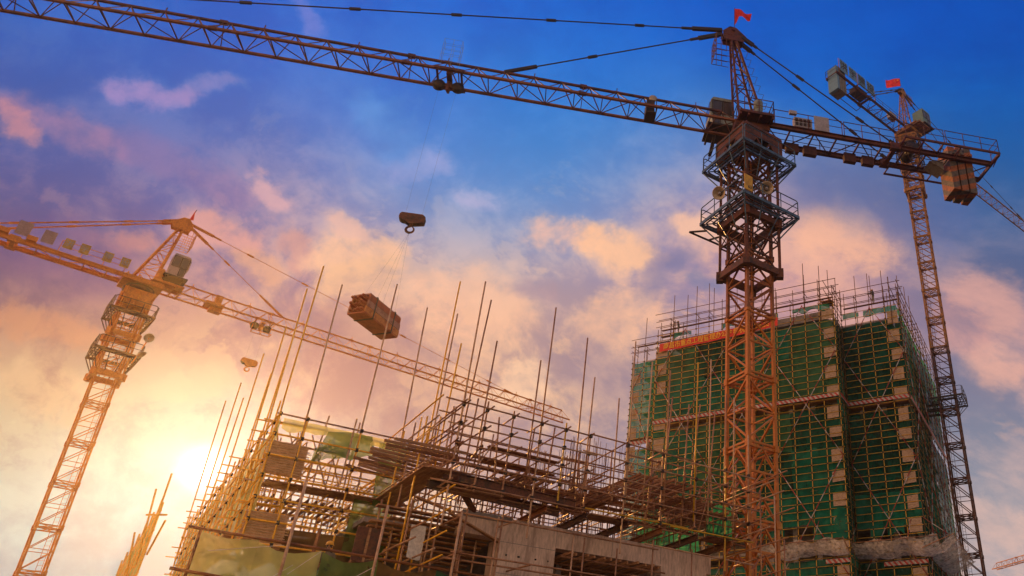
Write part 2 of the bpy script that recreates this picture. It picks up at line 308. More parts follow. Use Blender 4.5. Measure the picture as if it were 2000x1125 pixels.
# ------------------------------------------------------------------ tower cranes
class Crane:
    def __init__(s, label, base, lean, jdir, near, zj, zmin=0.0, group='tower cranes over the building site'):
        s.base = V((base[0], base[1], 0)); s.lean = lean
        s.j = V((jdir[0], jdir[1], 0)).normalized(); s.n = V((near[0], near[1], 0)).normalized(); s.zj = zj
        s.root = thing('tower_crane', tuple(s.ctr(zmin)), label, 'crane', group); s.kit = Kit(s.root)
    def ctr(s, z): return V((s.base.x+s.lean*z, s.base.y, z))
    def F(s, a, l, z):
        c = s.ctr(s.zj); return V((c.x, c.y, z))+s.j*a+s.n*l
    def corner(s, r, rot, k, z):
        a = math.radians(rot+90*k); return s.ctr(z)+V((math.cos(a), math.sin(a), 0))*r
    def mast(s, side, rot, secs, m_of, chord=.15, brace=.07):
        r = side/math.sqrt(2)
        for z0, z1, style in secs:
            mb = MB(); P = lambda k, z: s.corner(r, rot, k % 4, z)
            az = math.radians(rot+45)
            for k in range(4):
                p, q = P(k, z0), P(k, z1); d, x, y, L = frame(p, q)
                ax = V((math.cos(az), math.sin(az), 0)); ay = V((-ax.y, ax.x, 0))
                mb.box((p+q)/2, ax*chord/2, ay*chord/2, (q-p)/2)
                for zz in (z0+.09, z1-.09): mb.box(P(k, zz), ax*chord*.78, ay*chord*.78, V((0, 0, .09)))
            for k in range(4):
                if style == 'zig':
                    zm = (z0+z1)/2
                    for zz in (z0+.12, z1-.12): mb.bar(P(k, zz), P(k+1, zz), brace*1.1, brace*1.3)
                    mb.bar(P(k, zm), P(k+1, zm), brace)
                    a, b = (k, k+1) if k % 2 == 0 else (k+1, k)
                    mb.bar(P(a, z1-.25), P(b, zm+.12), brace*1.1); mb.bar(P(b, zm-.12), P(a, z0+.25), brace*1.1)
                elif style == 'k':
                    n = max(1, round((z1-z0)/1.3)); h = (z1-z0)/n
                    for i in range(n):
                        zt = z1-i*h-.1; zb = zt-h+.16; mid = (P(k, zt)+P(k+1, zt))/2
                        mb.bar(P(k, zt), P(k+1, zt), brace*1.1, brace*1.3)
                        mb.bar(mid, P(k, zb), brace*.9); mb.bar(mid, P(k+1, zb), brace*.9)
                    mb.bar(P(k, z0+.1), P(k+1, z0+.1), brace*1.1, brace*1.3)
                elif style == 'x':
                    zm = (z0+z1)/2
                    for zz in (z0+.1, z1-.1): mb.bar(P(k, zz), P(k+1, zz), brace*1.2)
                    mb.bar(P(k, zm), P(k+1, zm), brace*.7)
                    a, b = (k, k+1) if k < 2 else (k+1, k)
                    mb.bar(P(a, z1-.15), P(b, zm), brace); mb.bar(P(a, zm), P(b, z0+.15), brace)
            for zz in (z0+.14, z1-.14):
                mb.bar(P(0, zz), P(2, zz), brace*.8); mb.bar(P(1, zz), P(3, zz), brace*.8)
            build('mast_lattice', mb, m_of((z0+z1)/2), s.root)
        # ladder inside the mast
        mb = MB(); o = s.corner(r*.55, rot, 0, 0)-s.ctr(0); t = V((-o.y, o.x, 0)).normalized()*.2
        za, zb = secs[0][0], secs[-1][1]
        for sg in (-1, 1): mb.tube(s.ctr(za)+o+t*sg, s.ctr(zb)+o+t*sg, .022, 4)
        z = za
        while z < zb: mb.tube(s.ctr(z)+o-t, s.ctr(z)+o+t, .014, 4); z += .35
        build('ladder', mb, m_of(za), s.root)
    def cage(s, r, rot, z0, z1, m, collars, post=.16, br=.075, step=2.0):
        mb = MB(); P = lambda k, z: s.corner(r, rot, k % 4, z); n = max(2, round((z1-z0)/step)); h = (z1-z0)/n
        for k in range(4):
            mb.bar(P(k, z0), P(k, z1), post, post, math.radians(rot))
            for i in range(n):
                a, b = (k, k+1) if (i+k) % 2 else (k+1, k)
                mb.bar(P(a, z0+i*h), P(b, z0+(i+1)*h), br); mb.bar(P(k, z0+i*h), P(k+1, z0+i*h), br)
                if i % 2 and step < 2.5: mb.bar(P(b, z0+i*h), P(a, z0+(i+1)*h), br*.75)
        build('climbing_cage_lattice', mb, m, s.root)
        for zc in collars:
            mb = MB()
            for k in range(4):
                p, q = P(k, zc), P(k+1, zc); d = (q-p).normalized()
                mb.bar(p-d*.18, q+d*.10, .26, .42)
            for k in range(4): mb.box(P(k, zc-.05), V((.2, 0, 0)), V((0, .2, 0)), V((0, 0, .3)))
            build('collar', mb, m, s.root)
    def platform(s, r, rot, z, w, rin, m='platform_steel', rail=1.1, open_corner=True):
        P = lambda k, zz, rr=r: s.corner(rr, rot, k % 4, zz); ri = r-w*1.414
        mb = MB()
        for k in range(4):
            mb.bar(P(k, z), P(k+1, z), .09, .2); mb.bar(P(k, z-.02, ri), P(k+1, z-.02, ri), .08, .14)
            a0, a1, b0, b1 = P(k, z), P(k+1, z), P(k, z, ri), P(k+1, z, ri)
            n = 5
            for i in range(n+1):
                f = i/n; mb.bar(a0.lerp(a1, f), b0.lerp(b1, f), .05, .06)
            mb.tube(P(k, z-.05), s.corner(rin, rot, k, z-1.5), .045, 5)
            for f in (.33, .67): mb.tube(a0.lerp(a1, f)-V((0, 0, .05)), s.corner(rin, rot, k, z-1.6).lerp(s.corner(rin, rot, k+1, z-1.6), f), .035, 5)
            for f in (.3, .7): mb.bar(a0.lerp(a1, .03).lerp(b0.lerp(b1, .03), f), a0.lerp(a1, .97).lerp(b0.lerp(b1, .97), f), .10, .025)
        build('platform_deck', mb, m, s.root)
        for k in range(4):
            mb = MB(); p, q = P(k, z+.1), P(k+1, z+.1); d = (q-p).normalized(); p = p+d*.08; q = q-d*.08
            up = V((0, 0, rail))
            mb.tube(p+up*.92, p, .034, 5); mb.tube(q+up*.92, q, .034, 5)
            mb.path([p+up*.92, p+up+d*.1, q+up-d*.1, q+up*.92], .034, 5)
            mb.tube(p+up*.5, q+up*.5, .026, 5)
            for f in (.33, .67): mb.tube(p.lerp(q, f), p.lerp(q, f)+up, .03, 5)
            build('railing', mb, m, s.root)
    def jib(s, a0, L, w, h, p, m, chord=.13, br=.045, studs=True, mlow=None):
        F, z = s.F, s.zj; n = round((L-a0)/p)
        lat = MB()
        for l in (-w/2, w/2):
            build('jib_chord', MB().bar(F(a0, l, z), F(a0+n*p, l, z), chord), mlow or m, s.root)
        build('jib_chord', MB().bar(F(a0+p/2, 0, z+h), F(a0+(n-.5)*p, 0, z+h), chord*.9), m, s.root)
        for k in range(n):
            t = F(a0+(k+.5)*p, 0, z+h)
            for l in (-w/2, w/2):
                lat.bar(F(a0+k*p, l, z), t, br); lat.bar(F(a0+(k+1)*p, l, z), t, br*.8)
            lat.bar(F(a0+k*p, -w/2, z), F(a0+k*p, w/2, z), br)
            a, b = (-w/2, w/2) if k % 2 else (w/2, -w/2)
            lat.bar(F(a0+k*p, a, z), F(a0+(k+1)*p, b, z), br*.8)
            if k % 6 == 5:
                for l in (-w/2, w/2): lat.bar(F(a0+(k+.72)*p, l, z), F(a0+(k+.72)*p, 0, z+h), br*.8)
                lat.bar(F(a0+(k+.6)*p, 0, z+h), F(a0+(k+.85)*p, 0, z+h), chord*1.5)
                lat.bar(F(a0+(k+.6)*p, w/2, z), F(a0+(k+.85)*p, w/2, z), chord*1.3)
            if studs and k % 3 == 1:
                q = F(a0+(k+.5)*p, 0, z+h); lat.bar(q, q+V((0, 0, .38)), .05); lat.bar(q+s.j*-.2+V((0, 0, .1)), q+s.j*.2+V((0, 0, .1)), .05)
        build('jib_lattice', lat, m, s.root)
    def counter(s, a1, w, m, walk=None, sg=-1):
        """counter-jib running opposite to the jib, out to a1"""
        F, z = s.F, s.zj
        for l in (-w/2, w/2):
            build('counter_jib_beam', MB().ibeam(F(-.8, l, z), F(-a1, l, z), .22, .36, .05), m, s.root)
        lat = MB(); n = round((a1-1)/1.55); p = (a1-1)/n
        for k in range(n+1): lat.bar(F(-1-k*p, -w/2, z-.05), F(-1-k*p, w/2, z-.05), .09, .12)
        for k in range(n):
            a, b = (-w/2, w/2) if k % 2 else (w/2, -w/2); lat.bar(F(-1-k*p, a, z-.08), F(-1-(k+1)*p, b, z-.08), .06)
        build('counter_jib_lattice', lat, m, s.root)
        mid = a1*.58
        mb = MB()
        for l in (-w/2, w/2): mb.box(F(-mid, l, z), s.j*.35, s.n*.17, V((0, 0, .27)))
        mb.bar(F(-mid, -w/2, z-.1), F(-mid, w/2, z-.1), .3, .2)
        build('splice_plate', mb, m, s.root)
    def railing(s, pts, h, step, m, r=.03, name='railing'):
        mb = MB(); up = V((0, 0, h))
        for i in range(len(pts)-1):
            p, q = V(pts[i]), V(pts[i+1]); n = max(1, round((q-p).length/step))
            mb.tube(p+up, q+up, r, 5); mb.tube(p+up*.5, q+up*.5, r*.8, 5)
            for k in range(n+1): mb.tube(p.lerp(q, k/n), p.lerp(q, k/n)+up, r, 5)
        return build(name, mb, m, s.root)
    def head(s, a_base, l_base, zb, a_top, za, m, basket=(1, 1.0)):
        F = s.F; mb = MB(); legs = []
        for a in a_base:
            for l in (-l_base, l_base):
                p, q = F(a, l, zb), F(a_top+(a-sum(a_base)/2)*.16, l*.28, za-.5); legs.append((p, q)); mb.bar(p, q, .15)
        for (i, j_) in ((0, 1), (2, 3), (0, 2), (1, 3)):
            n = 6
            for k in range(n):
                f0, f1 = (k+.1)/n, (k+1.1)/n; f1 = min(1, f1)
                (p0, q0), (p1, q1) = legs[i], legs[j_]
                if k % 2: (p0, q0), (p1, q1) = (p1, q1), (p0, q0)
                mb.bar(p0.lerp(q0, f0), p1.lerp(q1, f1), .055); mb.bar(p0.lerp(q0, f0), p1.lerp(q1, f0), .05)
        build('tower_head_lattice', mb, m, s.root)
        mb = MB()
        for l in (-.28, .28):
            mb.prism([F(a_top-.75, l, za-1.0), F(a_top+.65, l, za-1.0), F(a_top+.75, l, za-.2), F(a_top+.25, l, za+.35), F(a_top-.2, l, za+.3), F(a_top-.95, l, za-.45)], s.n*.05)
        mb.bar(F(a_top-.75, 0, za-.6), F(a_top+.7, 0, za-.5), .5, .3); mb.bar(F(a_top, -.45, za), F(a_top, .45, za), .18)
        mb.lathe(F(a_top+.1, -.2, za+.2), s.n, [(0, .02), (0, .3), (.06, .24), (.1, .24), (.16, .3), (.16, .02)], 14)
        build('head_cap', mb, m, s.root)
        sg, d = basket; zc = za-1.0; mb = MB()
        for dz in (0, -.55, -1.1, -1.6):
            mb.path([F(a_top+.2*sg, -.75, zc+dz), F(a_top+(.2+d)*sg, -.75, zc+dz), F(a_top+(.2+d)*sg, .75, zc+dz), F(a_top+.2*sg, .75, zc+dz)], .028, 4)
        for l in (-.75, -.25, .25, .75): mb.tube(F(a_top+(.2+d)*sg, l, zc), F(a_top+(.2+d)*sg, l, zc-1.6), .026, 4); mb.tube(F(a_top+(.2+d)*sg, l, zc-1.6), F(a_top+.1*sg, l, zc-1.6), .026, 4)
        for l in (-.75, .75):
            for f in (.35, .7): mb.tube(F(a_top+(.2+d*f)*sg, l, zc), F(a_top+(.2+d*f)*sg, l, zc-1.6), .022, 4)
        build('head_basket', mb, m, s.root)
    def tie(s, a, z, a_top, za, m, r=.035, l=0.0, lt=0.0, nclamp=4, stub0=1.3, stub1=0.0, clamp=.085):
        p, q = s.F(a_top, lt, za), s.F(a, l, z); d = (q-p).normalized(); L = (q-p).length
        mb = MB().tube(p, q, r, 6)
        if stub0: mb.bar(p, p+d*stub0, clamp*2.2, clamp*3.2); mb.bar(p+d*stub0*.95, p+d*stub0*1.35, clamp*1.3, clamp*2)
        if stub1: mb.bar(q, q-d*stub1, clamp*1.8, clamp*2.4)
        for k in range(1, nclamp+1):
            c = p.lerp(q, k/(nclamp+.6)); mb.bar(c-d*.32, c+d*.32, clamp*1.5, clamp*2)
        build('tie_bar', mb, m, s.root)
    def trolley(s, a, w, m, basket=True, hang=1.05):
        F, z = s.F, s.zj; mb = MB()
        for l in (-w/2-.12, w/2+.12): mb.bar(F(a-.85, l, z-.02), F(a+.85, l, z-.02), .1, .2)
        for da in (-.7, .7): mb.bar(F(a+da, -w/2-.12, z-.14), F(a+da, w/2+.12, z-.14), .12, .1)
        mb.bar(F(a, -w/2, z-.2), F(a, w/2, z-.2), .3, .14)
        t = build('trolley', mb, m, s.root)
        mb = MB()
        mb.bar(F(a, 0, z+.1), F(a, 0, z-hang), .34, .14)
        mb.bar(F(a-.7, 0, z-hang*.62), F(a+.7, 0, z-hang*.55), .22, .24)
        build('hanger', mb, m, t)
        for da in (-.55, .55):
            c = F(a+da, -.12, z-hang*.6)
            build('sheave', MB().lathe(c, s.n, [(0, .03), (0, .36), (.05, .29), (.19, .29), (.24, .36), (.24, .03)], 18), 'dark_steel', t, True)
        if basket:
            mb = MB(); o = z+.05
            for dz in (.5, .9, 1.35, 1.75): mb.path([F(a-.5, w/2+.2, o+dz), F(a+.55, w/2+.2, o+dz), F(a+.55, w/2+.75, o+dz), F(a-.5, w/2+.75, o+dz), F(a-.5, w/2+.2, o+dz)], .009, 4)
            for da, l in ((-.5, .2), (.55, .2), (.55, .75), (-.5, .75), (0, .75), (0, .2)): mb.tube(F(a+da, w/2+l, o-.1), F(a+da, w/2+l, o+1.75), .011, 4)
            build('service_basket', mb, 'cab_paint', t)
        return t
    def cab(s, a0, a1, l0, l1, z0, z1, m, front=1):
        F = s.F; mb = MB(); h = z1-z0
        sl = .28*front                                       # the front leans out towards the top
        prof = [(a0 if front > 0 else a0+.0, z0), (a1-.25 if front > 0 else a1, z0), (a1+.05, z0+h*.42), (a1+.0, z0+h*.9), (a1-.18, z1), (a0+.1, z1), (a0, z1-.12)]
        mb.prism([F(a, l0, z) for a, z in prof], s.n*(l1-l0))
        c = build('cab', mb, m, s.root)
        for fa, fb, ga, gb in ((.08, .44, .45, .86), (.53, .9, .45, .86), (.6, .86, .1, .38)):
            w = MB(); x0, x1 = a0+(a1-a0)*fa, a0+(a1-a0)*fb
            w.box(F((x0+x1)/2, l1+.012, z0+h*(ga+gb)/2), s.j*(x1-x0)/2, s.n*.02, V((0, 0, h*(gb-ga)/2)))
            wo = build('window', w, 'glass_dark', c)
            fr = MB(); e = .05
            q = [F(x0-e, l1+.02, z0+h*ga-e), F(x1+e, l1+.02, z0+h*ga-e), F(x1+e, l1+.02, z0+h*gb+e), F(x0-e, l1+.02, z0+h*gb+e)]
            for i in range(4): fr.bar(q[i], q[(i+1) % 4], .05)
            build('frame', fr, 'dark_steel', wo)
        w = MB(); w.box(F(a1+.03*1, (l0+l1)/2, z0+h*.65), s.j*.03, s.n*(l1-l0)*.4, V((0, 0, h*.2))); build('window', w, 'glass_dark', c)
        fl = MB(); fl.box(F((a0+a1)/2, (l0+l1)/2+.1, z0-.12), s.j*((a1-a0)/2+.25), s.n*((l1-l0)/2+.25), V((0, 0, .07)))
        for a in (a0, a1): fl.bar(F(a, l0-.3, z0-.25), F(a, l1+.2, z0-.25), .12, .16)
        build('cab_floor', fl, 'dark_steel', s.root)
        return c

def hook_block(c, jd, label, group, hookbelow=.55, m='crane_rust', sc=1.0):
    jd = V(jd).normalized(); up = V((0, 0, 1)); n = jd.cross(up).normalized(); c = V(c)
    r = thing('hook_block', tuple(c), label, 'hook block', group)
    pts = [(-.62, .34), (.55, .34), (.72, .18), (.70, -.22), (.0, -.38), (-.12, -.38), (-.74, .0), (-.72, .22)]
    for sgn in (-1, 1):
        build('side_plate', MB().prism([c+(jd*x+up*z)*sc+n*(sgn*.16-.02) for x, z in pts], n*.04), m, r)
    for x in (-.42, .42):
        build('sheave', MB().lathe(c+(jd*x+up*.04)*sc-n*.09, n, [(0, .04), (0, .30), (.05, .25), (.13, .25), (.18, .30), (.18, .04)], 16), 'dark_steel', r, True)
    build('cover_plate', MB().box(c+up*.05*sc-n*.19*0, jd*.42*sc, n*.19, up*.14*sc), m, r)
    mb = MB(); k = c-up*(.38*sc); mb.tube(k+up*.1, k-up*.1, .07, 8)
    kc = k-up*.3
    pts2 = [kc+(jd*math.cos(a)+up*math.sin(a))*.2 for a in [math.radians(t) for t in range(90, 425, 22)]]
    for i in range(len(pts2)-1): mb.tube(pts2[i], pts2[i+1], .075-.04*abs(i-5)/10, 7)
    build('hook', mb, m, r, True)
    return r
def flag(pts_fn, pole, m, label, star=False, nu=14, nv=8):
    p, q = pole; r = thing('flag', tuple(p), label, 'flag', 'red flags on the crane tops')
    build('flagpole', MB().tube(p, q, .025, 6), 'dark_steel', r)
    mb = MB().sheet(pts_fn, nu, nv); mb2 = MB(); mb2.v = mb.v; mb2.f = mb.f
    c = build('cloth', mb2, m, r, True)
    if star:
        for (u, v, rad) in ((.16, .76, .16), (.33, .9, .055), (.4, .8, .055), (.4, .66, .055), (.33, .56, .055)):
            o = V(pts_fn(u, v)); ex = (V(pts_fn(u+.05, v))-V(pts_fn(u-.05, v))).normalized(); ez = (V(pts_fn(u, v+.05))-V(pts_fn(u, v-.05))).normalized(); nn = ex.cross(ez).normalized()
            pts = []
            for k in range(10):
                a = PI/2+k*PI/5; rr = rad*1.0 if k % 2 == 0 else rad*.4; pts.append(o+ex*math.cos(a)*rr+ez*math.sin(a)*rr-nn*.03)
            build('star', MB().prism(pts, nn*.06), 'flag_star', c)
    return r

GROUPC = 'tower cranes over the building site'
# ---- the near crane, its mast rising through the right of the picture
A = Crane('biggest rusty orange tower crane, its long lattice jib reaching left above the scaffolds', (.58, 40), 0, (-.969, -.247), (.247, -.969), 37.7)
ROTA = -96.7
secs = []
z = 35.2
for z0, z1, st in ((0, 4, 'k'), (4, 8, 'k'), (8, 11.9, 'k'), (11.9, 15.8, 'k'), (15.8, 19.7, 'zig'), (19.7, 23.6, 'zig'), (23.6, 27.5, 'zig'), (27.5, 31.4, 'zig'), (31.4, 35.0, 'zig')): secs.append((z0, z1, st))
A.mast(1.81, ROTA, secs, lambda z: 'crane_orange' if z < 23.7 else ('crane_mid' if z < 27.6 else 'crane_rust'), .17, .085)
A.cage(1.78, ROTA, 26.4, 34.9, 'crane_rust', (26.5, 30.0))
A.platform(3.05, ROTA, 30.4, .75, 1.78); A.platform(3.0, ROTA, 34.5, .7, 1.78)
# loose frame sticking out of the lower platform, hanging tube ladder
mb = MB(); P = lambda k, z, r: A.corner(r, ROTA, k % 4, z)
p, q = P(3, 29.9, 3.1), P(3, 29.9, 3.75)
for k, kk in ((3, 0), (3, 2)):
    pass
e1 = P(3, 29.9, 3.7); e2 = P(3, 29.9, 3.7).lerp(P(2, 29.9, 3.7), .55); i2 = P(3, 29.9, 2.6).lerp(P(2, 29.9, 2.6), .55); i1 = P(3, 29.9, 2.6)
for a, b in ((e1, e2), (e2, i2), (i1, e1), (e1.lerp(e2, .5), i1.lerp(i2, .5))): mb.bar(a, b, .09, .09)
build('bracket_frame', mb, 'dark_steel', A.root)
# slewing support: plated box with sloping cheeks over the cage, ring, turntable, deck
mb = MB()
for k in range(4):
    a0, a1 = A.corner(2.05, ROTA, k, 34.95), A.corner(2.05, ROTA, (k+1) % 4, 34.95); b0, b1 = A.corner(2.05, ROTA, k, 36.6), A.corner(2.05, ROTA, (k+1) % 4, 36.6)
    nrm = ((a0+a1)/2-A.ctr(34.95)).normalized()
    hz = lambda f, z: a0.lerp(a1, f)+V((0, 0, z))
    mb.prism([hz(0, 1.0), hz(1, 1.0), hz(1, 1.6), hz(0, 1.6)], nrm*.06)
    mb.prism([hz(0, .05), hz(.16, .05), hz(.34, 1.0), hz(0, 1.0)], nrm*.05); mb.prism([hz(.84, .05), hz(1, .05), hz(1, 1.0), hz(.66, 1.0)], nrm*.05)
    mb.bar(b0, b1, .2, .22); mb.bar(a0+V((0, 0, .0)), b0, .2, .2, math.radians(ROTA)); mb.bar(hz(0, 1.0), hz(1, 1.0), .12, .1)
    mb.bar(hz(.3, .9), hz(.5, .05), .1); mb.bar(hz(.7, .9), hz(.5, .05), .1); mb.bar(hz(0, .05), hz(1, .05), .12, .12)
build('slewing_support', mb, 'crane_rust', A.root)
build('slewing_ring', MB().lathe(A.ctr(36.6), (0, 0, 1), [(0, .3), (0, 1.25), (.2, 1.25), (.2, 1.1), (.5, 1.1), (.5, .3)], 24), 'dark_steel', A.root, True)
mb = MB().box(A.F(0, 0, 37.35), A.j*1.15, A.n*1.0, V((0, 0, .24)))
mb.box(A.F(-.15, .35, 37.85), A.j*1.15, A.n*1.35, V((0, 0, .1)))
for a in (-1.2, -.4, .4, .95): mb.bar(A.F(a, -1.0, 37.66), A.F(a, 1.65, 37.66), .14, .2)
build('turntable', mb, 'crane_rust', A.root)
A.railing([A.F(.7, 1.65, 37.95), A.F(-1.25, 1.65, 37.95), A.F(-1.25, -.9, 37.95)], 1.1, 1.0, 'crane_rust')
# slewing motor on the deck
mb = MB().lathe(A.F(-.35, 1.15, 37.95), (0, 0, 1), [(0, .02), (0, .3), (.5, .3), (.55, .24), (.62, .24), (.66, .32), (1.25, .32), (1.4, .2), (1.45, .02)], 14)
build('slewing_motor', mb, 'cab_paint', A.root, True)
A.head((.8, -.9), .75, 37.95, 1.15, 46.6, 'crane_rust', (1, 1.1))
mb = MB()                                                # ladder with hoops behind the head
for sg in (-.18, .18): mb.tube(A.F(-1.2, sg, 38), A.F(.75, sg, 45.5), .02, 4)
for k in range(9): c = A.F(-1.2+1.95*k/9, 0, 38.6+6.9*k/9); mb.path([c+A.n*.3, c+A.n*.3-A.j*.45, c-A.n*.3-A.j*.45, c-A.n*.3], .016, 4)
build('head_ladder', mb, 'dark_steel', A.root)
A.jib(1.0, 46, 1.5, 1.3, 1.73, 'crane_rust', .15, .055, mlow='crane_amber')
A.tie(15.8, 39.05, 1.9, 46.35, 'dark_steel', .045, nclamp=1, stub0=1.9, stub1=2.1)
A.tie(40.4, 39.05, 1.9, 46.75, 'dark_steel', .045, nclamp=6, stub0=2.2, stub1=1.5)
for l in (-.75, .75): A.tie(-10.2, 38.0, .5, 46.1, 'dark_steel', .05, l=l, lt=l*.35, nclamp=2, stub0=1.0, stub1=.6)
A.counter(17.2, 1.8, 'crane_rust')
A.railing([A.F(-1.5, 1.0, 37.9), A.F(-6.2, 1.0, 37.9)], 1.15, 2.2, 'crane_rust'); A.railing([A.F(-6.35, 1.0, 37.9), A.F(-10.2, 1.0, 37.9)], 1.15, 1.3, 'crane_rust')
A.railing([A.F(-1.5, -1.0, 37.9), A.F(-16.8, -1.0, 37.9)], 1.0, 1.9, 'dark_steel')
A.railing([A.F(-10.4, 1.9, 37.9), A.F(-13.2, 1.9, 37.9)], 1.15, 1.3, 'crane_rust'); A.railing([A.F(-13.35, 1.9, 37.9), A.F(-17.3, 1.9, 37.9), A.F(-17.3, .9, 37.9)], 1.15, 1.3, 'crane_rust')
mb = MB().bar(A.F(-10.3, 1.9, 37.85), A.F(-17.35, 1.9, 37.85), .1, .16); mb.bar(A.F(-10.3, -1.8, 37.6), A.F(-16.2, -1.8, 37.6), .1, .12)
for a in (-10.35, -11.7, -13.1, -14.4, -17.3): mb.bar(A.F(a, .9, 37.82), A.F(a, 1.9, 37.82), .08, .1); mb.bar(A.F(a, 1.9, 37.8), A.F(a-.0, .9, 37.45), .05)
for a in (-10.35, -12, -13.6, -16.2): mb.bar(A.F(a, -.9, 37.6), A.F(a, -1.8, 37.6), .07, .09)
mb.bar(A.F(-17.25, 1.9, 37.75), A.F(-17.25, -1.0, 37.75), .16, .2)
build('walkway_frame', mb, 'crane_rust', A.root)
stripe_mat('counter_stripes', (.10, .08, .06), (.30, .085, .014), tuple(A.n*.75+A.j*.35+V((0, 0, .8))), .72)
for k in range(3):
    mb = MB(); a = -14.35-k*.62
    mb.box(A.F(a, 0, 36.98), A.j*.25, A.n*.72, V((0, 0, 1.85+.06*k))); mb.bar(A.F(a, -1.05, 38.05), A.F(a, 1.05, 38.05), .25, .22)
    build('counterweight', mb, 'counter_stripes', A.root)
mb = MB().prism([A.F(-12.7, -.5, 37.4), A.F(-13.7, -.5, 36.8), A.F(-13.7, -.5, 37.5)], A.n*1.0); build('counterweight_hopper', mb, 'counter_block', A.root)
mb = MB()
for i in range(4):
    for k in range(2): mb.box(A.F(-3.05-.28*i, .93, 38.2+.33*k), A.j*.10, A.n*.06, V((0, 0, .12)))
build('resistor_box', MB().box(A.F(-3.5, .75, 38.38), A.j*.62, A.n*.2, V((0, 0, .4))), 'board_pale', A.root); build('resistor_vent', mb, 'dark_steel', A.root.children[-1])
build('sign_panel', MB().box(A.F(-4.75, 1.06, 38.45), A.j*.52, A.n*.015, V((0, 0, .62))), 'board_pale', A.root)
build('flood_lamp', MB().box(A.F(-2.75, 1.08, 38.95), A.j*.25, A.n*.1, V((0, 0, .14))), 'board_pale', A.root)
for a, w in ((-3.1, .45), (-4.35, .45), (-7.2, .42), (-8.5, .42)): build('electric_box', MB().box(A.F(a, -.45, 37.22), A.j*w, A.n*.16, V((0, 0, .36))), 'dark_rust', A.root)
build('winch_drum', MB().lathe(A.F(-11.5, -.6, 38.3), A.n, [(0, .02), (0, .5), (.08, .5), (.08, .36), (1.1, .36), (1.1, .5), (1.18, .5), (1.18, .02)], 16), 'dark_steel', A.root, True)
A.cab(.75, 2.35, -2.6, -1.15, 38.75, 41.35, 'cab_paint')
mb = MB()
for k in range(6): mb.bar(A.F(1.9+.05*k, -2.2, 38.5-.32*k), A.F(1.9+.05*k, -1.4, 38.5-.32*k), .22, .03)
for l in (-2.2, -1.4): mb.bar(A.F(1.85, l, 38.6), A.F(2.2, l, 36.6), .06)
build('access_ladder', mb, 'dark_steel', A.root)
A.trolley(18.8, 1.5, 'crane_rust')
# luffing winch frame hung in the jib and the cable drum by the head
mb = MB().box(A.F(6.55, .1, 37.35), A.j*.32, A.n*.5, V((0, 0, .05))); mb.box(A.F(6.6, .1, 37.95), A.j*.26, A.n*.4, V((0, 0, .5)))
for a in (6.25, 6.85): mb.bar(A.F(a, .6, 37.3), A.F(a, .6, 38.5), .05); mb.bar(A.F(a, -.4, 37.3), A.F(a, -.4, 38.5), .05)
build('trolley_winch', mb, 'dark_steel', A.root)
build('winch_drum', MB().lathe(A.F(6.45, -.4, 38.75), A.n, [(0, .02), (0, .26), (.06, .26), (.06, .16), (.7, .16), (.7, .26), (.76, .26), (.76, .02)], 14), 'lamp_dish', A.root, True)
# two big round floodlights and the yellow notice on the lower platform
for c, ax in ((at_y(1404, 377, 38.6), V((-.25, -.75, -.45))), (at_y(1498, 367, 38.0), V((.1, -.85, -.35)))):
    ax = ax.normalized()
    o = build('floodlight', MB().lathe(c-ax*.38, ax, [(0, .06), (.02, .12), (.15, .2), (.38, .40), (.40, .42), (.38, .37), (.12, .14), (.10, .02)], 20), 'lamp_dish', A.root, True)
    build('bulb', MB().lathe(c-ax*.26, ax, [(0, .02), (.02, .1), (.14, .11), (.2, .07), (.22, .01)], 12), 'board_pale', o, True)
    build('bracket', MB().tube(c-ax*.3, c-ax*.35-V((0, 0, .75)), .03, 5), 'dark_steel', o)
f0, f1 = A.corner(3.08, ROTA, 0, 0), A.corner(3.08, ROTA, 1, 0)
d1 = (f1-f0).normalized(); nn = V((d1.y, -d1.x, 0))
bc = f0+d1*.36; bc.z = 31.15
b = build('notice_board', MB().box(bc, d1*.30, nn*.02, V((0, 0, .55))), 'sign_yellow', A.root)
build('lettering', text('63', .3, bc+nn*.022+d1*.1-V((0, 0, .3)), d1, (0, 0, 1), .006), 'letter_dark', b)
# hoist ropes down to the hook block
hb = A.F(18.9, 0, 27.15)
mb = MB()
for a in (-.42, .42): mb.tube(A.F(18.8+a*1.2, 0, 36.9), hb+A.j*a+V((0, 0, .1)), .004, 4)
build('hoist_rope', mb, 'rope_wire', A.root)
hook_block(hb, A.j*-1+V((0, 0, 0)), 'dark rusty hook block hanging alone in the blue sky, nearer and larger one', 'crane hook blocks', m='crane_rust', sc=.92)
# formwork bundle slung below it
p0, p1 = V((-18.7, 34.1, 21.25)), V((-18.1, 36.8, 21.25)); dd = (p1-p0).normalized(); sd = V((dd.y, -dd.x, 0)).normalized(); up = V((0, 0, 1)); c0 = (p0+p1)/2; hl = (p1-p0).length/2
fb = thing('formwork_bundle', tuple(c0), 'bundle of rusty orange formwork panels with pipe ends, slung under the crane hook', 'formwork bundle')
for side in (-1, 1):
    for i in range(3):
        build('panel', MB().box(c0+sd*side*(.46+.02*(i % 2))+up*(-.34+.34*i), dd*(hl-.04*i), sd*.04, up*.155), ('panel_red', 'panel_orange', 'panel_pink')[(i+side) % 3], fb)
build('bottom_panel', MB().box(c0-up*.54, dd*hl, sd*.48, up*.04), 'panel_red', fb)
build('top_panel', MB().box(c0+up*.53, dd*(hl-.1), sd*.47, up*.04), 'panel_pink', fb)
for i in range(4):
    for k in range(3):
        o = c0+sd*(-.33+.22*i)+up*(-.36+.34*k); e = hl+R.uniform(.02, .28)
        build('pipe', MB().tube(o-dd*e, o+dd*(hl+R.uniform(-.05, .2)), .07, 8), 'panel_red', fb, True)
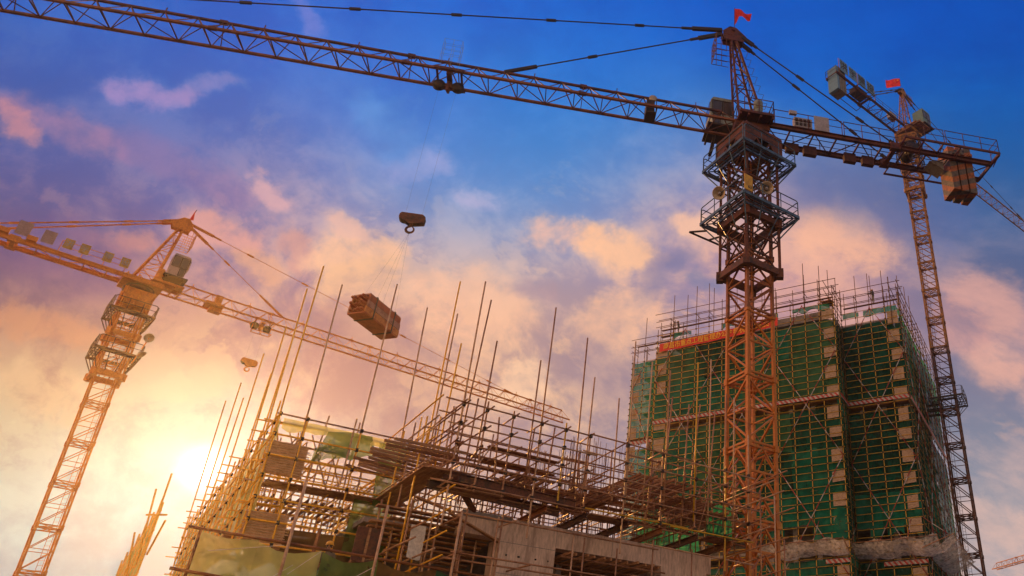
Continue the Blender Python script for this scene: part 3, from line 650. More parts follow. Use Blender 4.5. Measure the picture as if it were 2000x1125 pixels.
for t in (-.55, .55):
    q = c0+dd*t*hl; mb = MB(); pts = [q+sd*.52-up*.60, q+sd*.52+up*.59, q-sd*.52+up*.59, q-sd*.52-up*.60]
    for i in range(4): mb.bar(pts[i], pts[(i+1) % 4], .09, .02)
    build('strap', mb, 'rope_wire', fb)
mb = MB(); hk = hb-up*.85
for t in (-.55, .55):
    for w in (-.47, .47): mb.tube(hk, c0+dd*t*hl+sd*w+up*.6, .0035, 4)
build('sling', mb, 'rope_wire', fb)
def flagA(u, v):
    o = A.F(1.0, 0, 47.5); d = V((.93, .35, 0)); x = u*1.3
    lo = [0, .45, 1.15, 1.2, 1.0, .82, .95, 1.2]; k = min(6, int(u*7)); f = u*7-k; lo = lo[k]*(1-f)+lo[k+1]*f
    hi_ = 1.75+.08*math.sin(u*5)-.22*max(0, u-.8)
    fold = .16*math.sin(u*8+v*2.5)*u+.12*math.sin(v*6)*max(0, .5-u)
    return o+d*x+V((0, 0, lo+(hi_-lo)*v))+V((-.35, .93, 0))*fold
flag(flagA, (A.F(1.0, 0, 46.6), A.F(1.0, 0, 49.35)), 'flag_red', 'plain red flag blown sideways on top of the near crane')
A.kit.flush()

# ---- the left crane, against the sun glow
B = Crane('orange tower crane in the sun glow on the left, seen whole with its cab', (-50.3, 60), -.0547, (.693, .72), (.72, -.693), 38.0)
ROTB = 91.1
secs = []; z = 36.4
while z > 0: secs.append((max(0, z-3.25), z, 'x')); z -= 3.25
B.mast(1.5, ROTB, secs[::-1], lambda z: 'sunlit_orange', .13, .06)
B.cage(1.36, ROTB, 29.0, 36.0, 'sunlit_orange', (29.1, 32.75), .11, .05, 3.4)
B.platform(2.25, ROTB, 30.9, .5, 1.36, 'crane_rust', 1.0); B.platform(2.25, ROTB, 34.6, .5, 1.36, 'crane_rust', 1.0)
mb = MB()
for k in range(4):
    a0, a1 = B.corner(1.32, ROTB, k, 35.6), B.corner(1.32, ROTB, (k+1) % 4, 35.6); b0, b1 = a0+V((0, 0, 1.5)), a1+V((0, 0, 1.5)); nrm = ((a0+a1)/2-B.ctr(35.6)).normalized()
    mb.prism([a0.lerp(a1, -.12)+V((0, 0, .8)), a0.lerp(a1, .2), a0.lerp(a1, .8), a0.lerp(a1, 1.12)+V((0, 0, .8)), a0.lerp(a1, 1.12)+V((0, 0, 1.4)), a0.lerp(a1, -.12)+V((0, 0, 1.4))], nrm*.06)
    mb.bar(a0.lerp(a1, .5)+nrm*.08-V((0, 0, .2)), a0.lerp(a1, .5)+nrm*.08+V((0, 0, 1.2)), .4, .2)
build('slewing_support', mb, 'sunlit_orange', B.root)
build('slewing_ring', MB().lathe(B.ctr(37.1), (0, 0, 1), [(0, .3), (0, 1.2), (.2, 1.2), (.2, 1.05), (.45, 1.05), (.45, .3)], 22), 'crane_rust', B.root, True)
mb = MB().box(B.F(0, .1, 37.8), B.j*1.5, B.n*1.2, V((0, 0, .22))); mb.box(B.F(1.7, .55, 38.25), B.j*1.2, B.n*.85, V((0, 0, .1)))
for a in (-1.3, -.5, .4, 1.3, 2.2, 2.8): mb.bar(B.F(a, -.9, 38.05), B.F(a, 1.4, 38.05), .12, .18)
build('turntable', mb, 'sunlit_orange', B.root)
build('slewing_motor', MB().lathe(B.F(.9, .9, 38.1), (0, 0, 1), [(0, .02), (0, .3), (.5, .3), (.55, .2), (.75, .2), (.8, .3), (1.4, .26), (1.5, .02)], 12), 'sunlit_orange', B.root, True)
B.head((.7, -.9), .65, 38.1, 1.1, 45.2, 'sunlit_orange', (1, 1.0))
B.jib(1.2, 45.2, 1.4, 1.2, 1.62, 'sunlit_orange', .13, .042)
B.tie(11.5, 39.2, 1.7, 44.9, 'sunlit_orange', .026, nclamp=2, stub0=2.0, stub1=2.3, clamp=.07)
B.tie(37.2, 39.2, 1.7, 45.2, 'sunlit_orange', .022, nclamp=6, stub0=2.0, stub1=1.2, clamp=.07)
for l in (-.6, .6): B.tie(-11.5, 38.3, .6, 45.0, 'sunlit_orange', .06, l=l, lt=l*.4, nclamp=3, stub0=1.2, stub1=.5, clamp=.08)
B.counter(15.5, 1.5, 'sunlit_orange')
B.railing([B.F(-1.6, .85, 38.2), B.F(-6.2, .85, 38.2)], 1.0, 1.4, 'sunlit_orange')
for k in range(3): build('counterweight', MB().box(B.F(-13.3-.6*k, 0, 37.0), B.j*.26, B.n*.65, V((0, 0, 1.7))), 'counter_block', B.root)
for a, w, h in ((-8.75, .46, .62), (-7.1, .42, .58)): build('sign_panel', MB().box(B.F(a, .9, 38.45+h), B.j*w, B.n*.02, V((0, 0, h))), 'board_mauve', B.root)
for ch, a in zip('洪宇建设', (-5.75, -4.65, -3.0, -1.75)):
    o = build('sign_board', MB().box(B.F(a, .92, 39.0), B.j*.33, B.n*.015, V((0, 0, .46))), 'letter_gold', B.root)
    build('character', text(ch, .64, B.F(a, .95, 39.0), B.j, (0, 0, 1), .01), 'board_pale', o)
for a in (-9.8, -8.0): build('motor_box', MB().box(B.F(a, .8, 38.4), B.j*.35, B.n*.3, V((0, 0, .2))), 'sunlit_orange', B.root)
B.cab(1.3, 2.65, 0, 1.15, 39.15, 41.4, 'cab_mauve')
B.trolley(9.96, 1.4, 'sunlit_orange', False, .8)
mb = MB(); mb.bar(B.F(9.2, .2, 36.75), B.F(10.8, .2, 36.75), .06); mb.bar(B.F(9.2, .9, 36.75), B.F(10.8, .9, 36.75), .06)
for a in (9.2, 10, 10.8): mb.bar(B.F(a, .2, 36.75), B.F(a, .9, 36.75), .06); mb.bar(B.F(a, .2, 36.75), B.F(a, .2, 37.6), .05)
build('service_frame', mb, 'sunlit_orange', B.root)
mb = MB().box(B.F(5.7, 0, 38.15), B.j*.75, B.n*.5, V((0, 0, .16))); mb.box(B.F(5.9, 0, 38.75), B.j*.28, B.n*.3, V((0, 0, .45))); mb.box(B.F(5.9, 0, 37.75), B.j*.5, B.n*.35, V((0, 0, .2)))
build('trolley_winch', mb, 'sunlit_orange', B.root)
for c, ax in ((at_y(291, 660, 58.2), V((.5, -.7, -.3))), (at_y(276, 693, 58.4), V((.6, .2, -.6)))):
    ax = ax.normalized()
    o = build('floodlight', MB().lathe(c-ax*.3, ax, [(0, .06), (.02, .12), (.1, .2), (.3, .36), (.32, .38), (.3, .33), (.1, .12), (.08, .02)], 16), 'lamp_dish', B.root, True)
    build('bracket', MB().tube(c-ax*.25, c-ax*.3-V((.25, 0, 1.0)), .05, 5), 'sunlit_orange', o)
hb2 = B.F(10.0, 0, 33.85); mb = MB()
for a in (-.42, .42): mb.tube(B.F(10+a, 0, 37.3), hb2+B.j*a, .004, 4)
build('hoist_rope', mb, 'rope_wire', B.root)
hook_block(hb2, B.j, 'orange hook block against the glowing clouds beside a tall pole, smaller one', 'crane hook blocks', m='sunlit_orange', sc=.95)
def flagB(u, v):
    o = B.F(1.35, 0, 45.6); return o+V((0, 0, 1.15*v))+V((.62, .2, 0))*(u*(1-v)*.55+.28*v)+V((0, .3, 0))*(.12*math.sin(u*6)*u)
flag(flagB, (B.F(1.35, 0, 45.3), B.F(1.6, 0, 46.9)), 'flag_red', 'small limp red pennant on the cap of the orange left crane', nu=6, nv=6)

# ---- the crane behind the green tower
D = Crane('yellow tower crane rising behind the green netted tower, its counter-jib pointing left', (27.05, 95), -.012, (.72, .69), (.69, -.72), 86.5)
ROTD = 112.7
secs = []; z = 84.2
while z > 0: secs.append((max(0, z-4.4), z, 'x')); z -= 4.4
D.mast(2.0, ROTD, secs[::-1], lambda z: 'crane_yellow' if z > 49 else 'crane_rust', .2, .1)
D.cage(1.78, ROTD, 74.5, 84.0, 'crane_yellow', (75.0, 78.6), .2)
D.platform(2.6, ROTD, 80.6, .7, 1.78, 'dark_steel'); D.platform(2.7, ROTD, 83.5, .7, 1.78, 'dark_steel')
D.platform(3.0, ROTD, 41.6, .9, 1.5, 'dark_steel')
mb = MB()
for z_ in (40.9, 41.5):
    for o in (-1.0, 1.0): mb.bar(D.corner(1.6, ROTD, 0, z_)+V((0, o, 0)), D.corner(1.6, ROTD, 0, z_)+V((-4.4, 1.3+o, 0)), .22, .26)
build('wall_tie_frame', mb, 'dark_steel', D.root)
mb = MB()
for k in range(4):
    a0, a1 = D.corner(2.2, ROTD, k, 83.7), D.corner(2.2, ROTD, (k+1) % 4, 83.7); nrm = ((a0+a1)/2-D.ctr(83.7)).normalized()
    mb.prism([a0+V((0, 0, .9)), a0.lerp(a1, .2), a0.lerp(a1, .8), a1+V((0, 0, .9)), a1+V((0, 0, 1.7)), a0+V((0, 0, 1.7))], nrm*.08)
build('slewing_support', mb, 'crane_yellow', D.root)
build('slewing_ring', MB().lathe(D.ctr(85.4), (0, 0, 1), [(0, .3), (0, 1.4), (.6, 1.4), (.6, .3)], 22), 'dark_steel', D.root, True)
mb = MB().box(D.F(0, .3, 86.2), D.j*1.6, D.n*1.5, V((0, 0, .3))); mb.box(D.F(.6, 1.6, 86.9), D.j*1.4, D.n*1.5, V((0, 0, .12)))
for a in (-1.3, -.4, .6, 1.6): mb.bar(D.F(a, -1.2, 86.7), D.F(a, 2.8, 86.7), .16, .22)
build('turntable', mb, 'crane_yellow', D.root)
D.head((.8, -1.0), .8, 86.6, .3, 96.0, 'crane_yellow', (1, 1.4))
D.jib(1.2, 48, 1.6, 1.4, 1.9, 'crane_yellow', .16, .06, studs=False)
D.tie(14, 88, .8, 95.6, 'dark_steel', .05, nclamp=2, stub0=2.4, stub1=2, clamp=.1); D.tie(36, 88, .8, 96, 'dark_steel', .05, nclamp=5, stub0=2.4, stub1=2, clamp=.1)
for l in (-.7, .7): D.tie(-11.5, 86.9, -.2, 95.8, 'dark_steel', .07, l=l, lt=l*.4, nclamp=3, stub0=1, stub1=.6, clamp=.1)
D.counter(18.0, 1.9, 'crane_rust')
D.railing([D.F(-1.8, 1.0, 86.7), D.F(-9, 1.0, 86.7)], 1.1, 2.0, 'dark_steel')
D.railing([D.F(-1.8, -1.0, 86.7), D.F(-18, -1.0, 86.7), D.F(-18, 1.0, 86.7)], 1.1, 2.0, 'dark_steel')
for k in range(4): build('counterweight', MB().box(D.F(-16.0-.5*k, 0, 85.9), D.j*.22, D.n*.85, V((0, 0, 2.2))), 'counter_block' if k < 3 else 'board_blue', D.root)
for ch, a in zip('洪宇建设', (-16.3, -14.25, -12.2, -10.15)):
    o = build('sign_board', MB().box(D.F(a, 1.1, 88.5), D.j*.86, D.n*.02, V((0, 0, 1.15))), 'board_blue', D.root)
    build('character', text(ch, 1.7, D.F(a, 1.13, 88.5), D.j, (0, 0, 1), .015), 'letter_dark', o)
build('sign_frame', MB().path([D.F(-17.4, 1.06, 87.5), D.F(-9.2, 1.06, 87.5)], .05, 5).path([D.F(-17.4, 1.06, 86.7), D.F(-17.4, 1.06, 89.6)], .05, 5).path([D.F(-9.2, 1.06, 86.7), D.F(-9.2, 1.06, 89.6)], .05, 5).path([D.F(-13.2, 1.06, 86.7), D.F(-13.2, 1.06, 89.6)], .05, 5), 'crane_yellow', D.root)
build('winch', MB().box(D.F(-11.8, 0, 87.1), D.j*1.2, D.n*.7, V((0, 0, .5))), 'dark_steel', D.root)
build('resistor_box', MB().box(D.F(-4.2, .4, 87.2), D.j*.7, D.n*.4, V((0, 0, .5))), 'board_pale', D.root)
mb = MB(); mb.path([D.F(-10, -1.0, 86.3), D.F(-10, -1.9, 86.2), D.F(-14, -1.9, 86.2), D.F(-14, -1.0, 86.3)], .06, 5); mb.path([D.F(-10.5, 1.0, 86.3), D.F(-10.5, 1.9, 86.2), D.F(-14, 1.9, 86.2), D.F(-14, 1.0, 86.3)], .06, 5)
build('walkway_frame', mb, 'dark_steel', D.root)
D.cab(.5, 2.6, 1.2, 3.0, 87.3, 90.4, 'cab_teal')
def flagD(u, v):
    o = D.F(.3, 0, 97.0); return o+V((0, 0, 1.75*v-.12*u+.1*math.sin(u*7)))+V((-1, .08, 0))*u*2.3+V((.0, .5, 0))*(.25*math.sin(u*8+v)*u)
flag(flagD, (D.F(.3, 0, 96.2), D.F(.3, 0, 98.9)), 'flag_red', 'red flag with small yellow stars on the crane behind the green tower', True)

# ---- a far crane of which only the jib tip shows at the right edge
G = Crane('far orange crane, only its jib tip showing low at the right edge', (60.7+22.0, 200-46.8), 0, (-.425, .905), (-.9, -.42), 42.4)
G.mast(1.6, 0, [(z, z+4, 'x') for z in range(0, 40, 4)], lambda z: 'crane_orange', .18, .09)
G.jib(0.6, 51.7, 1.5, 1.3, 1.8, 'crane_orange', .17, .07, studs=False)
G.head((.7, -.9), .7, 42.2, .9, 50, 'crane_orange'); G.tie(34, 43.7, 1.2, 49.8, 'crane_orange', .06)
G.counter(12, 1.5, 'crane_orange')
build('counterweight', MB().box(G.F(-11, 0, 41.6), G.j*.8, G.n*.7, V((0, 0, 1.5))), 'counter_block', G.root)
build('slewing_support', MB().box(G.F(0, 0, 41.2), G.j*1.2, G.n*1.2, V((0, 0, .9))), 'crane_orange', G.root)
# ------------------------------------------------------------------ the green netted tower
UZ = V((0, 0, 1))
u = V((-.925, .38, 0)).normalized(); v = V((.38, .925, 0)).normalized()
R0 = V((19.4, 85, 0)); R1 = R0+u*7.28; C1 = R1-v*3.5; C2 = C1+u*23.85; C3 = C2+v*3.0; C4 = C3+u*5.3
tb = thing('tower_building', tuple(R0+u*15+v*12), 'concrete tower under construction, wrapped in green netting behind the crane mast', 'building')
i_ = 1.5
outl = [R0+v*i_+u*i_, R1+v*i_-u*.3+u*.9, C1+v*i_+u*i_, C2+v*i_-u*i_, C3+v*i_-u*i_, C4+v*i_-u*1.2, C4+v*20-u*1.2, R0+v*25+u*i_]
ST_ = 2.5; TOP = 50.3
zs = [TOP-.9-ST_*k for k in range(0, 20)]
for k, z in enumerate(zs):
    if z < 1: break
    build('floor_slab', MB().prism([p+UZ*(z-.3) for p in outl], UZ*.3), 'concrete_raw', tb)
for i in range(9):
    p = C1.lerp(C2, (i+.35)/8.7)+v*(i_+.4); build('column', MB().bar(p, p+UZ*48.6, .5, .5, .39), 'concrete_raw', tb)
for i in range(3):
    p = R0.lerp(R1, (i+.3)/2.8)+v*(i_+.4); build('column', MB().bar(p, p+UZ*48.6, .5, .5, .39), 'concrete_raw', tb)
for i in range(2):
    p = C3.lerp(C4, (i+.4)/2.4)+v*(i_+.4); build('column', MB().bar(p, p+UZ*47.2, .5, .5, .39), 'concrete_raw', tb)
for i in range(6):
    p = R0+v*(3+i*4)+u*(i_+.4); build('column', MB().bar(p, p+UZ*48.6, .5, .5, .39), 'concrete_raw', tb)
bk = 4.5
for p, q, tz in ((R0+v*(bk+.5)+u*2, R1+v*(bk+.5), 47.5), (C1+v*(bk)+u*.5, C2+v*bk-u*1.2, 46.4), (C3+v*(bk+2.5), C4+v*(bk+2.5)-u*2.6, 44), (R0+v*6+u*2.4, R0+v*24+u*2.4, 47)):
    build('infill_wall', MB().bar(p+UZ*tz/2, q+UZ*tz/2, .25, tz), 'concrete_raw', tb)
for i in range(10):                                     # low parapets and sills just behind the net
    z = zs[i*2] if i*2 < len(zs) else 5
    p, q = C1.lerp(C2, .05), C1.lerp(C2, .95); build('parapet', MB().bar(p+v*1.75+UZ*(z+.45), q+v*1.75+UZ*(z+.45), .14, .9), 'concrete_raw', tb)

sc = thing('pipe_scaffold', tuple(R0), 'tall yellow pipe scaffold with green netting around the concrete tower', 'scaffold'); K = Kit(sc)
PIT = ST_/3
faces = [  # start, dir, length, outward, top of the net, bays
    (R0, u, 7.28, -v, TOP, 4), (C1, v, 3.5, -u, TOP, 2), (C1, u, 23.85, -v, TOP, 13), (C3, u, 5.3, -v, TOP-1.4, 3), (R0, v, 25.0, -u, TOP, 10)]
ZB = 13.0
r_t = .037
zl = []
z = TOP
while z > ZB: zl.append(z); z -= PIT
for fi, (p0, e, L, o, tz, nb) in enumerate(faces):
    m_ = 'tube_dull' if fi in (1, 4) else 'tube_ochre'
    for k in range(nb+1):
        q = p0+e*(L*k/nb)
        if fi in (1, 3) and k == 0 and fi == 1: continue
        ext = R.choice((1.2, 2.2, 3.2, 3.6, 5.2, 6.4)) if R.random() < .8 else .9
        mb = MB().tube(q+UZ*ZB, q+UZ*(tz+.25), r_t*1.15, 6).mark()
        for z in zl:
            if z < tz+.05: mb.box(q+UZ*z+o*.03, e*.075, o*.075, UZ*.075)
        K.add('upright_pole', mb, (m_, 'dark_steel'), size=37)
        K.add('upright_pole_extension', MB().tube(q+UZ*(tz+.2)+o*.06, q+UZ*(tz+ext)+o*.06+V((R.uniform(-.06, .06), 0, 0)), r_t*1.25, 5), 'rebar_rust', smooth=True)
        for _ in range(R.choice((1, 1, 2))):
            q2 = q-o*1.0+e*R.uniform(-.3, .3); K.add('upright_pole_extension', MB().tube(q2+UZ*(tz-2.6), q2+UZ*(tz+R.uniform(1.4, 6.5)), r_t*1.25, 5), 'rebar_rust', smooth=True)
    for i, z in enumerate(zl):
        if z > tz+.05: continue
        K.add('ledger', MB().tube(p0+e*-.25+UZ*z+o*.05, p0+e*(L+.2)+UZ*z+o*.05, r_t, 5), m_, smooth=True)
    for dz, off in ((1.35, 0), (1.75, -1.0), (2.15, 0), (2.95, -1.0), (3.3, 0)):        # bare rails over the roof
        if fi == 1 and dz > 3: continue
        K.add('guard_rail', MB().tube(p0+e*(-.3-R.random()*.4)+UZ*(tz+dz)+o*off, p0+e*(L+.3+R.random()*.3)+UZ*(tz+dz)+o*off, r_t*1.15, 5), 'rebar_rust', smooth=True)
    for k in range(nb+1):
        for z in (TOP+1.35, TOP+2.15):
            if R.random() < .6: q = p0+e*(L*k/nb)+UZ*(z-(TOP-tz)); K.add('transom', MB().tube(q+o*.35, q-o*1.4, r_t*1.15, 5), 'rebar_rust', smooth=True)
# zigzag bracing in red and white tubes
def zig(p0, e, L, o, n, z0, z1, per=6.5):
    w = L/n
    for k in range(n):
        for ph in (0, 1):
            z = z0; side = ph
            while z < z1-1:
                zt = min(z+per, z1); f = (zt-z)/per
                a = p0+e*(w*(k+side))+UZ*z+o*.13; b = p0+e*(w*(k+side+(1-2*side)*f))+UZ*zt+o*.13
                K.add('brace', MB().tube(a, b, .05, 6), 'pole_red_white', smooth=True); side = 1-side; z = zt
zig(R0, u, 7.28, -v, 1, 18, 50.6, 13/1.0); zig(C1, u, 23.85, -v, 3, 18, 50.6, 13); zig(R0, v, 25, -u, 3, 18, 48, 13); zig(C3, u, 5.3, -v, 1, 20, 48, 12)
# netting: strips two storeys high, sagging between the tubes, inside the tube row
def net(p0, e, L, o, z0, z1, m, amp=.10, seed=0, name='safety_net', inset=.14, edge=.0, fall=0):
    nu, nv = max(4, int(L*3)), max(3, int((z1-z0)*3))
    def fn(a, b):
        x = a*L; z = z0+(z1-z0)*b
        q = V((x*.55+seed*7.1, z*.5, seed*3.3)); d = (noise.fractal(q, 1, 2, 3)+.7*noise.ridged_multi_fractal(V((x*.5+z*.35, z*.22-x*.1, seed*1.7)), 1, 2, 3, 1, 2)-.6)*amp
        bel = amp*.7*math.sin(PI*((z/PIT) % 1))*math.sin(PI*((x/1.5) % 1))
        ez = (edge*noise.noise(V((x*.7, seed*2.0, 1)))) if (b == 0 or (b == 1 and fall)) else 0
        return p0+e*x+UZ*(z+ez)-o*(inset-d*.8-bel*.6)
    return K.add(name, MB().sheet(fn, nu, nv), m, size=L, smooth=True)
NM = ['net_green', 'net_green', 'net_green_dark', 'net_green', 'net_green_olive', 'net_green', 'net_green_dark', 'net_green_olive']
for fi, (p0, e, L, o, tz, nb) in enumerate(faces):
    ztop = {0: 48.5, 1: 48.9, 2: 48.1, 3: 48.6, 4: 49.9}[fi]
    cuts = [ztop]; z = 43.4
    while z > 39.5: cuts.append(z); z -= 5
    strips = [(43.3, ztop), (38.5, 43.45), (32.2, 36.9), (27.4, 32.35), (23.9, 27.5), (15.5, 20.2)]
    if fi in (3,): strips = [(42.5, ztop), (37.9, 42.6), (32.0, 36.4), (27.0, 32.1), (22, 27.1), (15.5, 22)]
    if fi == 4: strips = [(44.5, ztop), (38.5, 44.6), (32.2, 37.6), (26.4, 32.35), (21.2, 26.5), (15.5, 21.3)]
    if fi == 1: strips = [(42.5, ztop), (34.5, 42.6), (27.0, 34.6), (21.5, 27.1), (15.5, 21.0)]
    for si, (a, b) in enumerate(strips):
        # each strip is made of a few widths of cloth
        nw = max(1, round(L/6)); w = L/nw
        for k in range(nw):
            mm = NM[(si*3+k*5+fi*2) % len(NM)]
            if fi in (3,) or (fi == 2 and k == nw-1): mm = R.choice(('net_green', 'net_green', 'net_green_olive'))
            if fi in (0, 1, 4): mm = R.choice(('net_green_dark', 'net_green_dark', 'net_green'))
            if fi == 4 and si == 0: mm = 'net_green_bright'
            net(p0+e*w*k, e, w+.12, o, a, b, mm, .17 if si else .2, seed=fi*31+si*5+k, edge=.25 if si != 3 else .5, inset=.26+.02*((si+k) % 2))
    if fi in (0, 2):                                        # a torn strip along the top edge
        for (f0, f1) in (((.05, .62), (.7, .98)) if fi == 0 else ((.02, .22), (.3, .34), (.55, .62), (.8, .9))):
            net(p0+e*L*f0, e, L*(f1-f0), o, TOP-.75, TOP-.02, 'net_green', .2, seed=fi+f0*9, edge=.7, inset=.1)
# hanging folds over the open storey
for p0, e, L, o, a, b in ((R0, u, 7.28, -v, .30, .55), (R0, u, 7.28, -v, .03, .12), (C1, u, 23.85, -v, .0, .16), (C1, u, 23.85, -v, .3, .42), (R0, u, 7.28, -v, .6, .8)):
    net(p0+e*L*a, e, L*(b-a), o, 23.9-1.3*R.random()-.5, 25.3, 'net_green', .3, seed=a*50, edge=.9, inset=.1)
# woven mat squares at the corners, one per storey
def mats(p0, e, o, a0, a1, z0, z1):
    z = z1
    while z > z0:
        j0, j1, hh, tl_ = R.uniform(-.12, .1), R.uniform(-.15, .12), R.uniform(1.15, 1.6), R.uniform(-.1, .1)
        if R.random() < .06: z -= ST_; continue
        mb = MB().sheet(lambda s, t: p0+e*(a0+j0+(a1+j1-a0-j0)*s)+UZ*(z-hh*t+tl_*s)+o*(.0+.03*noise.noise(V((s*6, t*6, z)))+.025*math.sin(t*40)), 8, 20)
        K.add('mat_panel', mb, 'burlap', size=1.5, smooth=True)
        z -= ST_
mats(C1, u, -v, .12, 1.45, 18, 49.4); mats(R0, u, -v, .3, 1.6, 18, 49.4); mats(C1, u, -v, 22.3, 23.7, 30, 48.6); mats(C3, u, -v, 4.0, 5.2, 30, 46.8)
# toe boards with red and white stripes, dark gap below
stripe_mat('toe_stripes', (.42, .39, .37), (.38, .03, .025), tuple(u*-1.0+UZ*.8), .55)
for p0, e, L, o, zz in ((R0, u, 7.28, -v, 38.2), (C1, u, 23.85, -v, 38.2), (C3, u, 5.3, -v, 37.2), (R0, v, 25, -u, 38.1), (R0, u, 4.6, -v, 19.9), (C1, u, 2.6, -v, 19.9), (C1, v, 3.5, -u, 38.2)):
    K.add('toe_board', MB().bar(p0+UZ*zz+o*.16, p0+e*L+UZ*zz+o*.16, .04, .42), 'toe_stripes', size=L)
for p0, e, L, o in ((R0, u, 7.28, -v), (C1, u, 23.85, -v), (C3, u, 5.3, -v)):
    K.add('scaffold_deck', MB().bar(p0+UZ*37.75-o*.55+e*.2, p0+e*(L-.2)+UZ*37.75-o*.55, 1.0, .08), 'timber_dark', size=L)
    K.add('scaffold_deck', MB().bar(p0+UZ*51.35-o*.6+e*.2, p0+e*(L-.2)+UZ*51.35-o*.6, .35, .05), 'timber_dark', size=1)
K.add('scaffold_deck', MB().bar(C1+u*20.5+v*.5+UZ*50.33, C1+u*23.6+v*.5+UZ*50.33, .5, .05), 'timber_dark', size=2)
# white catch net on sloping outrigger poles
def catch(p0, e, L, o, z_in, z_out, out, m='net_white', seed=0):
    def fn(a, b):
        x = a*L; sag = -.55*math.sin(PI*b)*(1+.5*math.sin(x*1.3))+.18*noise.fractal(V((x*.5, b*3, seed)), 1, 2, 3)
        return p0+e*x+o*(out*b)+UZ*(z_in+(z_out-z_in)*b+sag+.2*math.sin(x*2.1+seed)*b)
    K.add('catch_net', MB().sheet(fn, int(L*2.5), 8), m, size=L, smooth=True)
    n = max(1, round(L/3))
    for k in range(n+1):
        q = p0+e*L*k/n; K.add('outrigger_pole', MB().tube(q+UZ*z_in, q+o*(out+.2)+UZ*(z_out+.05), .05, 5), 'tube_rust', smooth=True)
        if k % 2: K.add('outrigger_pole', MB().tube(q+o*out+UZ*z_out, q+UZ*(z_out+2.6), .035, 5), 'pole_red_white', smooth=True)
    K.add('outrigger_rail', MB().tube(p0+o*out+UZ*z_out, p0+e*L+o*out+UZ*z_out, .04, 5), 'tube_rust', smooth=True)
catch(R0-u*1.6, u, 8.9, -v, 20.6, 21.7, 3.0, seed=1); catch(C1, u, 9.5, -v, 20.6, 21.6, 2.4, seed=4); catch(R0-v*3.0, v, 14, -u, 20.6, 21.7, 3.2, seed=7)
# bundle of stacked poles and scraps on the roof corner
for k in range(14):
    q = C1+u*.3+UZ*TOP-v*-.4; K.add('loose_pole', MB().tube(q+u*R.uniform(-.3, .9)+v*R.uniform(0, .8), q+u*R.uniform(-.4, 1.9)+v*R.uniform(-.4, .8)+UZ*R.uniform(.5, 1.3), .05, 5), 'timber_dark', smooth=True)
K.add('scaffold_deck', MB().bar(C1+UZ*(TOP+.1)+u*.1, C1+u*1.4+UZ*(TOP+.1), 1.0, .12), 'timber_dark', size=2)
K.flush()

# the banner
bl = C1+u*23.4-v*.3; br = C1+u*7.1-v*.3
b0, b1 = bl+UZ*48.35, br+UZ*48.95; bd = (b1-b0).normalized(); BL = (b1-b0).length
ban = thing('banner', tuple(b0), 'long red banner with yellow characters hung across the top of the netted tower', 'banner')
def banf(a, b): return b0+bd*(a*BL)+UZ*(b-.5)*1.15+V((-.0, -1, 0))*(.04*math.sin(a*26)+.02*math.sin(a*61+b*2))+UZ*.12*math.sin(a*PI)*-1
mbn = MB().sheet(banf, 80, 4); fl = [tuple(f) for f in mbn.f]
clo = build('cloth', mbn, 'banner_red', ban, True)
vs, fs = text_mesh('南昌市重点工程管理办公室恭祝全市人民', .98, .008)
xs = [q.x for q in vs]; xm, xw = (max(xs)+min(xs))/2, max(xs)-min(xs)
mb = MB(); sx = 14.6/xw
for q in vs:
    a = ((q.x-xm)*sx+BL*.485)/BL; p = banf(a, .5+q.y/1.15); mb.v.append(p+(-v)*(.06+q.z))
mb.f = fs
build('lettering', mb, 'letter_yellow', clo)
# ------------------------------------------------------------------ the building under construction in front
a_ = V((.78, .626, 0)).normalized(); b_ = V((-.626, .78, 0)).normalized()
PA = V((-18.3, 30, 0)); PD = PA+a_*5.4; PB = PD-b_*5.5
def Q(s, d, z=0): return PB+a_*s+b_*d+UZ*z          # right wing frame: s along its front, d into the building
def QL(s, d, z=0): return PA+a_*s+b_*d+UZ*z         # left wing frame
def s_on(px, py, P, e):
    d = ray(px, py); rt = d.x/d.y; return (rt*P.y-P.x)/(e.x-rt*e.y)
ZT = 13.8
def long_pole(K, P, e, base, top, m, r=.034, off=0.0, perp=None):
    """a tall standard: stands on the line P, e where the photo shows its foot, and reaches the height the photo shows"""
    s = s_on(base[0], base[1], P, e); q = P+e*s
    if perp is not None: q = q+perp*off
    zb = zat(base[1], q.y)-2.2; tp = at_y(top[0], top[1], q.y)
    q1 = V((q.x, q.y, zb)); lean = V((tp.x-q.x, 0, 0))*.55
    q2 = V((q.x, q.y, tp.z))+lean
    return K.add('upright_pole', MB().tube(q1, q2, r, 7), m, smooth=True)
rx = thing('pipe_scaffold', tuple(Q(7, 3, 10)), 'dense rusty pipe scaffold of the right wing with cantilever beams, above the concrete beam', 'scaffold', 'pipe scaffolds of the unfinished building'); K = Kit(rx)
st = [s_on(px, py, PB, a_) for px, py in ((905, 795), (951, 806), (1002, 822), (1057, 838), (1104, 851), (1152, 865), (1225, 885), (1294, 905), (1359, 925), (1417, 940), (1461, 952))]
lv = [13.8, 13.03, 12.26, 11.5, 10.73]
SE = st[-1]
def tm(): return R.choice(('tube_rust', 'tube_rust', 'tube_pale', 'tube_rust'))
def jj(x): return R.uniform(-x, x)
for i, s in enumerate(st):
    mb = MB().tube(Q(s, 0, 10.55 if i % 3 else 9.2), Q(s, 0, ZT+R.uniform(.1, .5)), .034, 8).mark()
    for z in lv: mb.box(Q(s, -.03, z), a_*.055, b_*.07, UZ*.075)
    K.add('upright_pole', mb, ('tube_ochre' if i in (4, 9) else tm(), 'dark_steel'), size=4)
    K.add('upright_pole', MB().tube(Q(s+jj(.2), 1.0, 10.3), Q(s+jj(.2), 1.0, ZT+R.uniform(-.5, .9)), .034, 7), tm(), smooth=True)
